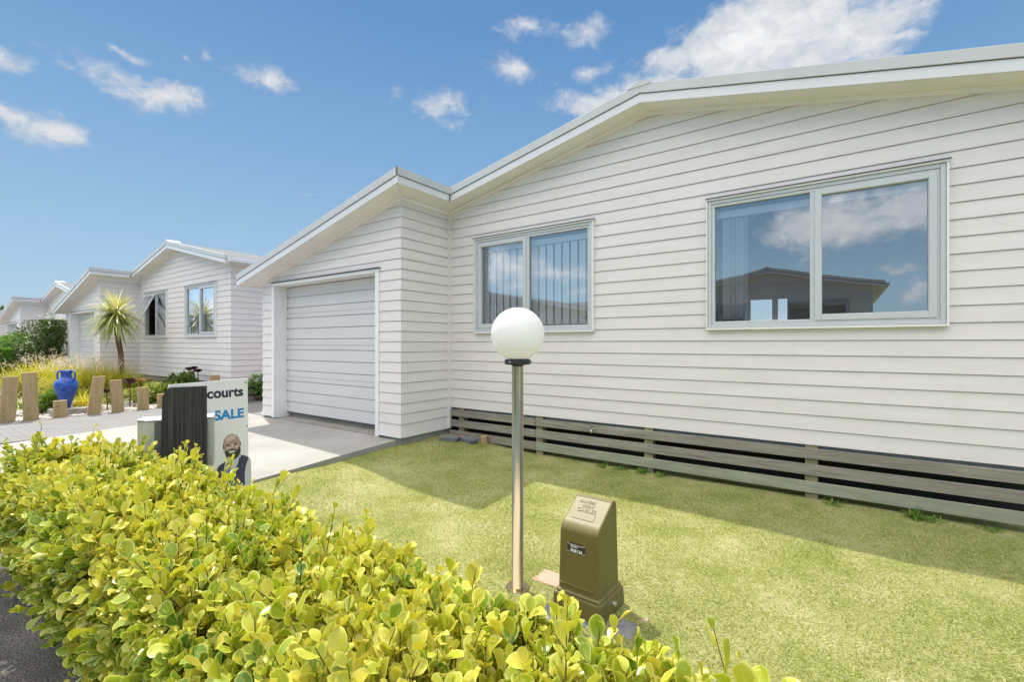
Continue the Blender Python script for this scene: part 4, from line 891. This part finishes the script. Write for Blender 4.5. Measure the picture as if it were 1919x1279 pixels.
def rock(x, y, z, sx, sy, sz, mt_, lb, cat='rock', grp=None, seed=0, nm='rock'):
    rr_ = np.random.default_rng(seed); b = MB(); n1, n2 = 8, 12; vs = []; fs = []
    for i in range(n1+1):
        ph = math.pi*i/n1
        for j in range(n2):
            th = 2*math.pi*j/n2; k = 1+rr_.uniform(-0.13, 0.13) if 0 < i < n1 else 1
            vs.append((sx*k*math.sin(ph)*math.cos(th), sy*k*math.sin(ph)*math.sin(th), sz*k*math.cos(ph)))
    for i in range(n1):
        for j in range(n2): fs.append((i*n2+j, (i+1)*n2+j, (i+1)*n2+(j+1) % n2, i*n2+(j+1) % n2))
    b.add(vs, fs); o = b.build(nm, M[mt_], None, smooth=False); o.location = (x, y, z); o.rotation_euler = (0, 0, rr_.uniform(0, 6)); return tag(o, lb, cat, grp)
for i, (px, py, s, sz, m_, lb) in enumerate([(150, 757, 0.20, 0.09, 'tanrock', 'rounded tan rock right of the blue urn'), (38, 762, 0.17, 0.08, 'tanrock', 'tan rock between the two leftmost posts'), (240, 765, 0.22, 0.04, 'stone', 'flat grey stone nearest the slanted-top post'), (252, 757, 0.26, 0.05, 'stone', 'largest flat grey stone, behind the knee high post'), (238, 750, 0.22, 0.04, 'stone', 'flat grey stone farthest back beside the lime foliage'), (292, 752, 0.13, 0.09, 'tanrock', 'small dark rock between the two lowest posts'), (35, 778, 0.20, 0.10, 'stone', 'grey rock low between the two leftmost posts')]):
    x, y, _ = onZ(px, py, 0.13); x = min(x, -12.35); rock(x, y, 0.11, s, s*0.8, sz, m_, lb, seed=i+3)

def strap_clump(name, x, y, z, n, L, Wd, mtl, droop, spread, parent=None, org=(0, 0, 0), tint=(0, 1), seg=6, rad=0.06, upz=0.35):
    d = rvec(n); d[:, 2] = np.abs(d[:, 2])*spread+upz; d = nrm(d)
    P = np.stack([x+rng.normal(0, rad, n), y+rng.normal(0, rad, n), np.full(n, z)], axis=1)
    Ls = L*rng.uniform(0.6, 1.1, n); V, Q, k = ribbons(P, d, Ls, Wd*rng.uniform(0.7, 1.2, n), droop*rng.uniform(0.5, 1.3, n), seg)
    return np_mesh(name, V, Q, mtl, parent, org, {'tint': np.repeat(rng.uniform(*tint, n), k)})
# cabbage tree (cordyline)
tx, ty = -16.2, 4.25; ct_ = empty('cabbage_tree', (tx, ty, 0.1)); tag(ct_, 'cabbage tree with spiky yellow green head before the house next door', 'tree')
cc = Vector(atT(217, 590, 12.75))
b = MB(); b.tube([(0.05, 0, -0.1), (0.03, 0, 0.5), (-0.02, 0.0, 1.1), (cc.x-tx+0.03, cc.y-ty, cc.z-0.1-0.30), (cc.x-tx, cc.y-ty, cc.z-0.1)], [0.085, 0.07, 0.062, 0.06, 0.05], 12); b.build('trunk', M['bark'], ct_, smooth=True)
n = 390; d = rvec(n); d[:, 2] = d[:, 2]*0.95+0.05; d = nrm(d); P = np.tile(np.array([cc.x-tx, cc.y-ty, cc.z-0.1]), (n, 1))+d*0.05+np.array([0, 0, 1.0])*rng.uniform(-0.18, 0.12, n)[:, None]
L = rng.uniform(0.52, 0.90, n)*np.where(d[:, 2] < -0.2, 0.85, 1.0); V, Q, k = ribbons(P, d, L, rng.uniform(0.028, 0.05, n), 0.15+0.85*rng.uniform(0, 1, n)**1.3*(1.05-np.abs(d[:, 2])), 7)
np_mesh('crown', V, Q, M['cordyline'], ct_, attrs={'tint': np.repeat(np.clip(rng.uniform(0.1, 0.9, n)+0.25*d[:, 2], 0, 1), k)})
# ornamental grasses
def grass_clump(px, py, top, spreadr, n, lb, mtl='yellowgrass', plumes=60, tint=(0.15, 0.78), nm='ornamental_grass'):
    x, y, _ = onZ(px, py, 0.1); t_ = -SN*x+CS*y; h = EZ+(HZ-top)/F*t_-0.1
    r = empty(nm, (x, y, 0.1)); tag(r, lb, 'grass plant', 'clumps of feathery grass behind the posts')
    d = rvec(n); d[:, 2] = np.abs(d[:, 2])+0.62; d = nrm(d); P = rng.normal(0, spreadr*0.35, (n, 3)); P[:, 2] = 0
    V, Q, k = ribbons(P, d, h*rng.uniform(0.75, 1.3, n), rng.uniform(0.008, 0.016, n), rng.uniform(0.15, 0.75, n), 6)
    np_mesh('blades', V, Q, M[mtl], r, attrs={'tint': np.repeat(rng.uniform(*tint, n), k)})
    if plumes:
        m = plumes*9; idx = rng.integers(0, plumes, m); d0 = rvec(plumes); d0[:, 2] = np.abs(d0[:, 2])+1.2; d0 = nrm(d0); c_ = d0*(h*rng.uniform(0.80, 1.02, plumes))[:, None]
        P = c_[idx]+rng.normal(0, 0.045, (m, 3)); V, Q, k = ribbons(P, rvec(m)+np.array([0.3, -0.1, 0.2]), rng.uniform(0.05, 0.14, m), rng.uniform(0.006, 0.014, m), rng.uniform(0.1, 0.5, m), 3)
        np_mesh('plumes', V, Q, M['plume'], r, attrs={'tint': np.repeat(rng.uniform(0, 1, m), k)})
    return r
grass_clump(52, 742, 668, 0.40, 2300, 'golden feathery grass clump at the far left of the garden bed', plumes=20)
grass_clump(98, 738, 656, 0.42, 2600, 'golden grass clump right behind the blue urn', plumes=34)
grass_clump(138, 748, 664, 0.34, 1700, 'pale plumed grass clump just right of the urn handles', plumes=60, tint=(0.1, 0.7))
grass_clump(180, 745, 660, 0.38, 2000, 'pink plumed grass clump behind the tall leaning post', plumes=70, tint=(0.1, 0.8))
grass_clump(222, 742, 668, 0.34, 1700, 'green gold grass clump at the foot of the cabbage tree', plumes=34, tint=(0.1, 0.7))
grass_clump(160, 770, 716, 0.16, 420, 'short yellow grass tuft between the urn and the leaning post', plumes=0, tint=(0.2, 0.8))
grass_clump(76, 772, 720, 0.16, 300, 'thin arching grass tuft between the tallest post and the urn', plumes=0, tint=(0.0, 0.5))
def splant(px, py, n, L, w, mtl, droop, lb, cat='plant', nm='strap_leaf_plant', z=0.1, **kw):
    x, y, _ = onZ(px, py, z); y = min(y, 4.85); o = strap_clump(nm, x, y, z, n, L, w, M[mtl], droop, 1.0, None, (x, y, z), **kw); tag(o, lb, cat); return o
splant(250, 742, 420, 1.1, 0.035, 'lime', 0.7, 'variegated strap leaf plant with lime and cream leaves before the inside corner', tint=(0.2, 1))
splant(205, 757, 200, 0.55, 0.014, 'strap', 0.5, 'slim dark green reed tuft between the two tall right posts', tint=(0.2, 0.9))
splant(316, 735, 320, 0.62, 0.022, 'strap', 0.35, 'dark green spiky flax clump against the wall under the open window', upz=0.5)
splant(352, 733, 140, 0.45, 0.02, 'strap', 0.35, 'smaller dark spiky clump right of the flax under the windows', upz=0.4, tint=(0.0, 0.6))
splant(20, 768, 130, 0.7, 0.03, 'lime', 0.8, 'arching lime strap leaf plant behind the leftmost post', tint=(0.1, 0.8))
def bush(name, x, y, z, rx, ry, rz, n, ls, mtl, lb, cat='shrub', group=None, flowers=0, lumps=9, stems=True, seed=1):
    rr_ = np.random.default_rng(seed); root = empty(name, (x, y, z)); tag(root, lb, cat, group)
    cen = rr_.normal(0, 0.42, (lumps, 3)); cen[:, 2] = np.abs(cen[:, 2])*0.9+0.35; rad = rr_.uniform(0.35, 0.6, lumps)
    idx = rr_.integers(0, lumps, n); dr = nrm(rr_.normal(size=(n, 3))); q = cen[idx]+dr*(rad[idx]*rr_.uniform(0.55, 1.05, n)**0.6)[:, None]
    P = q*np.array([rx, ry, rz*0.8]); P[:, 2] = np.clip(P[:, 2], 0.02, rz*1.05)
    D = nrm(dr+rr_.normal(0, 0.6, (n, 3))+np.array([0, 0, 0.3])); N = nrm(rr_.normal(0, 0.6, (n, 3))+np.array([0, 0, 1.0]))
    V, Q = small_leaves(P, D, N, ls*rr_.uniform(0.7, 1.3, n), ls*0.5*rr_.uniform(0.8, 1.2, n))
    np_mesh('foliage', V, Q, M[mtl], root, attrs={'tint': np.repeat(np.clip(rr_.uniform(0, 0.8, n)+0.25*(P[:, 2]/rz-0.4), 0, 1), 4)}, smooth=False)
    if stems:
        b = MB()
        for k in range(9): e = cen[k % lumps]*np.array([rx, ry, rz*0.8]); b.tube([(e[0]*0.15, e[1]*0.15, -0.05), (e[0]*0.5, e[1]*0.5, e[2]*0.5), tuple(e)], [0.025, 0.018, 0.008], 6)
        b.build('stem', M['twig'], root)
    if flowers:
        dr = nrm(rr_.normal(size=(flowers, 3))); dr[:, 2] = np.abs(dr[:, 2]); idx = rr_.integers(0, lumps, flowers); P = (cen[idx]+dr*rad[idx][:, None]*1.04)*np.array([rx, ry, rz*0.8])
        m = np.repeat(P, 5, axis=0)+rr_.normal(0, 0.012, (flowers*5, 3)); V, Q = small_leaves(m, nrm(rr_.normal(size=(flowers*5, 3))), nrm(rr_.normal(size=(flowers*5, 3))), np.full(flowers*5, 0.045), np.full(flowers*5, 0.035))
        np_mesh('flowers', V, Q, M['flower'], root, attrs={'tint': np.repeat(rr_.uniform(0, 1, flowers*5), 4)}, smooth=False)
    return root
bush('flowering_shrub', -22.15, 3.85, 0.05, 0.62, 0.70, 2.12, 15000, 0.075, 'bushdark', 'rounded dark green shrub dotted with white flowers left of the neighbouring garage', flowers=170, seed=4, lumps=12)
bush('green_shrub', -23.3, 3.0, 0.05, 0.9, 0.9, 1.70, 11000, 0.09, 'bushbright', 'bright green leafy shrub in front of the flowering one', seed=5, flowers=50)
bush('green_shrub', -22.6, 2.1, 0.05, 1.0, 0.9, 1.20, 11000, 0.09, 'bushbright', 'lower bright green shrub at the left border of the photo', seed=6)
bush('leafy_plant', *onZ(325, 752, 0.1)[:2], 0.1, 0.55, 0.5, 0.38, 2600, 0.11, 'lime', 'lime green spreading plant behind the low post left of the black slab', 'plant', seed=8, lumps=12)
bush('leafy_plant', *onZ(285, 757, 0.1)[:2], 0.1, 0.35, 0.4, 0.30, 1400, 0.09, 'lime', 'yellow green ground plant behind the knee high post', 'plant', seed=9, lumps=10)
bush('leafy_plant', *onZ(360, 745, 0.1)[:2], 0.1, 0.40, 0.45, 0.55, 1500, 0.13, 'bushbright', 'broad leafed green plant above the top edge of the sale sign', 'plant', seed=10)
bush('leafy_plant', *onZ(92, 775, 0.1)[:2], 0.1, 0.25, 0.28, 0.45, 1300, 0.07, 'weed', 'small leafy plant between the tallest post and the urn', 'plant', seed=11)
bush('leafy_plant', -13.2, 4.55, 0.1, 0.35, 0.25, 0.62, 1100, 0.12, 'bushdark', 'dark leafed plant beside the black rosettes near the house corner', 'plant', seed=12)
bush('creeper', -11.72, 5.9, 0.1, 0.22, 0.5, 0.55, 1300, 0.10, 'bushbright', 'green creeper spilling through the base slats between the two houses', 'creeper', seed=13)
# dark succulent rosettes
def rosette(x, y, z, r, mtl, lb, stem=True):
    root = empty('succulent', (x, y, 0.1)); tag(root, lb, 'succulent')
    n = 44; a = np.arange(n)*2.39996; f = np.arange(n)/n; el_ = R(85)-f*R(75)
    D = np.stack([np.cos(a)*np.cos(el_), np.sin(a)*np.cos(el_), np.sin(el_)], axis=1); P = np.tile(np.array([0, 0, z-0.1]), (n, 1))+D*0.01
    N = np.stack([-np.cos(a)*np.sin(el_), -np.sin(a)*np.sin(el_), np.cos(el_)], axis=1)
    V, Q, rim = leaves(P, D, N, r*(0.45+0.6*f), r*np.full(n, 0.42), np.full(n, 0.12), np.full(n, -0.1))
    np_mesh('rosette', V, Q, M[mtl], root, attrs={'tint': np.repeat(rng.uniform(0, 1, n), LN)})
    if stem: b = MB(); b.tube([(0.02, 0, -0.05), (0.0, 0.01, (z-0.1)*0.5), (0, 0, z-0.1)], 0.014, 6); b.build('stem', M['twig'], root)
for (px, py, t_, r, m_, lb) in ((243, 720, 10.3, 0.20, 'aeonium', 'large dark purple rosette succulent right of the slanted-top post'), (378, 694, 12.0, 0.13, 'aeonium', 'leftmost of the three black rosettes near the house corner'), (392, 692, 11.9, 0.12, 'aeonium', 'middle one of the three black rosettes near the house corner'), (404, 697, 11.8, 0.13, 'aeonium', 'rightmost of the three black rosettes near the house corner'), (200, 738, 9.9, 0.14, 'aeonium', 'low dark red rosette between the two tall right posts'), (262, 718, 10.6, 0.15, 'tanrock', 'orange tinged rosette succulent right of the dark purple one')):
    p = atT(px, py, t_); 
    if m_ == 'tanrock': m_ = 'orange'
    if 'orange' not in M: M['orange'] = leafmat('orange_rosette', [(0.0, (0.35, 0.30, 0.10)), (1.0, (0.55, 0.20, 0.07))], transl=0.1)
    rosette(p[0], min(p[1], 4.9), p[2], r, m_, lb)
# far tree mass at the left border
bush('background_tree', -52, 3.6, 0, 5.0, 3.5, 3.6, 26000, 0.30, 'bushdark', 'dark olive tree beyond the last houses at the left border', 'tree', seed=21, lumps=14)
bush('background_tree', -60, 9.0, 0, 6.0, 4.5, 4.2, 26000, 0.34, 'bushdark', 'farther dark olive tree mostly hidden by the third house', 'tree', seed=22, lumps=14)

# ------------------------------------------------------------------ lawn grass
n = 340000
gx = np.where(rng.uniform(0, 1, n) < 0.8, rng.uniform(-4.9, 1.6, n), rng.uniform(-2.5, 1.8, n)); gy = rng.uniform(1.1, 5.12, n)
ex = np.array([edge_x(v) for v in np.linspace(0, 6, 61)]); keep = (gx > np.interp(gy, np.linspace(0, 6, 61), ex)+0.02)
keep &= ~((gx < XC+0.06) & (gy > 4.20)); keep &= ~((np.abs(gx-BX) < 0.145) & (np.abs(gy-BY) < 0.145))
for (x, y, rz, m_, lb) in pv: keep &= ~((np.abs(gx-x) < 0.085) & (np.abs(gy-y) < 0.065))
patch = np.sin(gx*2.1+0.7)*np.sin(gy*2.9+1.1)+0.6*np.sin(gx*5.3+gy*3.1)+0.5*np.sin(gx*9.7-gy*7.7)
bare = (gy > 4.85-0.15*np.sin(gx*3.3))
keep &= rng.uniform(0, 1, n) < np.where(bare, 0.25, np.clip(0.85-0.22*patch, 0.35, 1))
gx, gy, patch = gx[keep], gy[keep], patch[keep]; n = len(gx)
gz = np.array([lawn_z(a, b) for a, b in zip(gx, gy)]); P = np.stack([gx, gy, gz-0.003], axis=1)
D = rvec(n)*np.array([1, 1, 0.2])+np.array([0, 0, 0.55]); D = nrm(D); L = rng.uniform(0.013, 0.032, n); Sd = nrm(np.cross(D, rvec(n))); w = rng.uniform(0.0024, 0.005, n)
V = np.stack([P-Sd*w[:, None]/2, P+Sd*w[:, None]/2, P+D*L[:, None]], axis=1).reshape(-1, 3)
tint = np.clip(rng.uniform(0, 1, n)**0.9*0.95+0.06*patch, 0, 1)
tag(np_mesh('lawn_grass', V, np.arange(3*n).reshape(-1, 3), M['grass'], attrs={'tint': np.repeat(tint, 3)}), 'short mown yellow green grass of the front lawn', 'grass', kind='stuff')
# weeds along the slats
def weed(x, y, n, L, lb, mtl='weed'):
    o = strap_clump('weed', x, y, lawn_z(x, y), n, L, 0.012, M[mtl], 0.35, 0.6, None, (x, y, lawn_z(x, y)), rad=0.035, seg=4); tag(o, lb, 'weed', 'weeds along the base slats')
for (px, py, n_, L, lb) in ((1140, 868, 30, 0.10, 'leftmost low weed tuft below the tap'), (1175, 874, 34, 0.10, 'second weed tuft from the left under the base slats'), (1215, 880, 40, 0.12, 'bushy weed tuft at the pile between the tap and the big window'), (1250, 885, 34, 0.10, 'weed tuft right of the bushy one under the base slats'), (1560, 938, 30, 0.10, 'small weed tuft right of the pile below the big window'), (1712, 968, 60, 0.15, 'largest bright weed tuft at the right under the lowest slat'), (1745, 974, 22, 0.10, 'thin weed next to the largest bright tuft'), (1850, 985, 30, 0.08, 'rightmost weed tuft under the lowest slat')):
    x, y, _ = onZ(px, py, 0.05); weed(x, min(y, 5.10), n_, L, lb)

# ------------------------------------------------------------------ griselinia hedge
HX0, HX1, HY0, HY1, HT = -4.45, 0.5, 0.66, 1.06, 0.645
hed = empty('hedge', (-1.3, 0.86, 0.0)); tag(hed, 'leafy yellow green boundary hedge with glossy rounded leaves across the foreground', 'hedge')
def htop(x, y): return HT+0.01-0.032*np.clip((x+1.8)/1.0, 0, 1)+0.035*np.sin(x*3.1+0.5)*np.cos(y*4.0)+0.025*np.sin(x*7.7+y*5)+0.02*np.sin(x*13.1+1)
def shoots(n, mode):
    if mode == 'top':
        x = rng.uniform(HX0, HX1, n); y = rng.uniform(HY0-0.05, HY1+0.06, n); z = htop(x, y)-rng.uniform(0.05, 0.20, n)-0.25*np.clip(np.abs(y-0.86)-0.20, 0, 1)
        d = np.stack([rng.normal(0, .28, n), rng.normal(0, .25, n)+1.6*(y-0.86), np.ones(n)], axis=1); L = rng.uniform(0.10, 0.20, n)*np.where(rng.uniform(0, 1, n) < 0.12, 1.6, 1)
    elif mode == 'front':
        x = rng.uniform(HX0, HX1, n); z = rng.uniform(0.06, HT-0.05, n)**1.0; y = HY0-0.05+0.14*(1-z/HT)**1.3+rng.uniform(-0.03, 0.10, n)+0.03*np.sin(x*5)
        d = np.stack([rng.normal(0, .4, n), -rng.uniform(0.5, 1.3, n), rng.uniform(-0.1, 1.0, n)], axis=1); L = rng.uniform(0.08, 0.18, n)
    elif mode == 'back':
        x = rng.uniform(HX0, HX1, n); z = rng.uniform(0.05, HT, n); y = HY1+rng.uniform(-0.08, 0.03, n)
        d = np.stack([rng.normal(0, .4, n), rng.uniform(0.4, 1.1, n), rng.uniform(0.0, 1.1, n)], axis=1); L = rng.uniform(0.07, 0.15, n)
    elif mode == 'end':
        y = rng.uniform(HY0, HY1, n); z = rng.uniform(0.05, HT, n); x = HX0+rng.uniform(-0.05, 0.08, n)
        d = np.stack([-rng.uniform(0.5, 1.2, n), rng.normal(0, .4, n), rng.uniform(0.0, 1.0, n)], axis=1); L = rng.uniform(0.08, 0.18, n)
    else:
        x = rng.uniform(HX0, HX1, n); y = rng.uniform(HY0, HY1, n); z = rng.uniform(0.05, HT-0.12, n); d = rvec(n)+np.array([0, 0, .6]); L = rng.uniform(0.1, 0.2, n)
    return np.stack([x, y, z], axis=1), nrm(d), L
AP, AD, AL, AT = [], [], [], []
for mode, n in (('top', 4900), ('front', 2800), ('back', 1400), ('end', 520), ('in', 1100)):
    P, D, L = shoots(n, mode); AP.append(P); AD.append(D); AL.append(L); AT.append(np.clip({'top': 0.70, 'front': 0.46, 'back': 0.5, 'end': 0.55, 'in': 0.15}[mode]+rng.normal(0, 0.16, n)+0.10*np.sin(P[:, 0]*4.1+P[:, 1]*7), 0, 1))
AP, AD, AL, AT = map(np.concatenate, (AP, AD, AL, AT)); ns = len(AP)
m = 8; f = (np.arange(m)+0.6)/m; f = 0.25+0.75*f
ph = rng.uniform(0, 6.28, ns)[:, None]+np.arange(m)[None]*2.39996+rng.normal(0, .25, (ns, m))
o1 = nrm(np.cross(AD, np.array([0.3, 0.9, 0.1]))); o2 = np.cross(AD, o1)
rad = np.cos(ph)[..., None]*o1[:, None]+np.sin(ph)[..., None]*o2[:, None]
bend = rng.normal(0, 0.10, (ns, 3))
Pp = AP[:, None]+AD[:, None]*(f[None, :]*AL[:, None])[..., None]+bend[:, None]*(f[None]**2*AL[:, None])[..., None]*1.5
ang = np.radians(66-38*f)[None]+rng.normal(0, .16, (ns, m))
LD = AD[:, None]*np.cos(ang)[..., None]+rad*np.sin(ang)[..., None]; LD[..., 2] += 0.12
LNn = AD[:, None]*np.sin(ang)[..., None]-rad*np.cos(ang)[..., None]+rng.normal(0, .22, (ns, m, 3))
Ls = (0.042+0.019*np.sin(np.pi*np.clip(f*0.95, 0, 1)))[None]*rng.uniform(0.6, 1.3, (ns, m))*np.where(f > 0.93, 0.75, 1.0)[None]
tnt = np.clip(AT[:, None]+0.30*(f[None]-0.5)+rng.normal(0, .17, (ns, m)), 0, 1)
fl = lambda a: a.reshape(-1, *a.shape[2:])
NL = ns*m
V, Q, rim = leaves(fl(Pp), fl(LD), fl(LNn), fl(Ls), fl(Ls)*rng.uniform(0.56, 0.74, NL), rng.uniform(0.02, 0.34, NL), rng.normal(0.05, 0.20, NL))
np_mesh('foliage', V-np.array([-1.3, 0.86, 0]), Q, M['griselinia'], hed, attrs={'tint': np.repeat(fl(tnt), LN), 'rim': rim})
# stems of the shoots and the woody branches beneath
SP = AP; s3 = np.array([0, 0.5, 1.0]); tri = np.array([(1, 0), (-.5, .87), (-.5, -.87)])
path = SP[:, None]+AD[:, None]*(s3[None]*AL[:, None])[..., None]+bend[:, None]*(s3[None]**2*AL[:, None])[..., None]*1.5
rw = np.array([0.0030, 0.0024, 0.0012])
V = path[:, :, None]+(tri[None, None, :, 0, None]*o1[:, None, None]+tri[None, None, :, 1, None]*o2[:, None, None])*rw[None, :, None, None]
q = np.array([(i*3+k, i*3+(k+1) % 3, (i+1)*3+(k+1) % 3, (i+1)*3+k) for i in range(2) for k in range(3)])
np_mesh('twigs', V.reshape(-1, 3)-np.array([-1.3, 0.86, 0]), (q[None]+(np.arange(ns)*9)[:, None, None]).reshape(-1, 4), M['twig'], hed)
b = MB()
for k in range(380):
    x = random.uniform(HX0+0.1, HX1-0.1); y = random.uniform(HY0+0.08, HY1-0.08); h = random.uniform(0.42, 0.58)
    x2, y2 = x+random.uniform(-.15, .15), y+random.uniform(-.12, .12)
    b.tube([(x+1.3, y-0.86, -0.03), ((x+x2)/2+1.3+random.uniform(-.03, .03), (y+y2)/2-0.86, h*0.5), (x2+1.3, y2-0.86, h)], [0.009, 0.006, 0.003], 5)
b.build('branches', M['twig'], hed)
g = MB(); g.box(HX0+0.05, HX1, 0.70, 1.12, -0.04, 0.022); tag(g.build('hedge_soil', M['soil']), kind='structure')
# fallen leaves on the road
n = 60; P = np.stack([rng.uniform(-5, -2, n), rng.uniform(-0.3, 0.5, n), np.full(n, 0.008)], axis=1); D = rvec(n)*np.array([1, 1, .1]); N = np.tile(np.array([0, 0, 1.]), (n, 1))+rvec(n)*.3
V, Q, rim = leaves(P, D, N, rng.uniform(.02, .05, n), rng.uniform(.012, .03, n), np.full(n, .1), np.full(n, .1))
M['litter'] = leafmat('dry_leaf', [(0, (0.10, 0.05, 0.03)), (1, (0.30, 0.22, 0.12))], transl=0.1)
tag(np_mesh('leaf_litter', V, Q, M['litter'], attrs={'tint': np.repeat(rng.uniform(0, 1, n), LN)}), 'scattered dry leaves on the asphalt beside the hedge', 'leaf litter', kind='stuff')
sc.cycles.max_bounces = 8; sc.cycles.transparent_max_bounces = 12
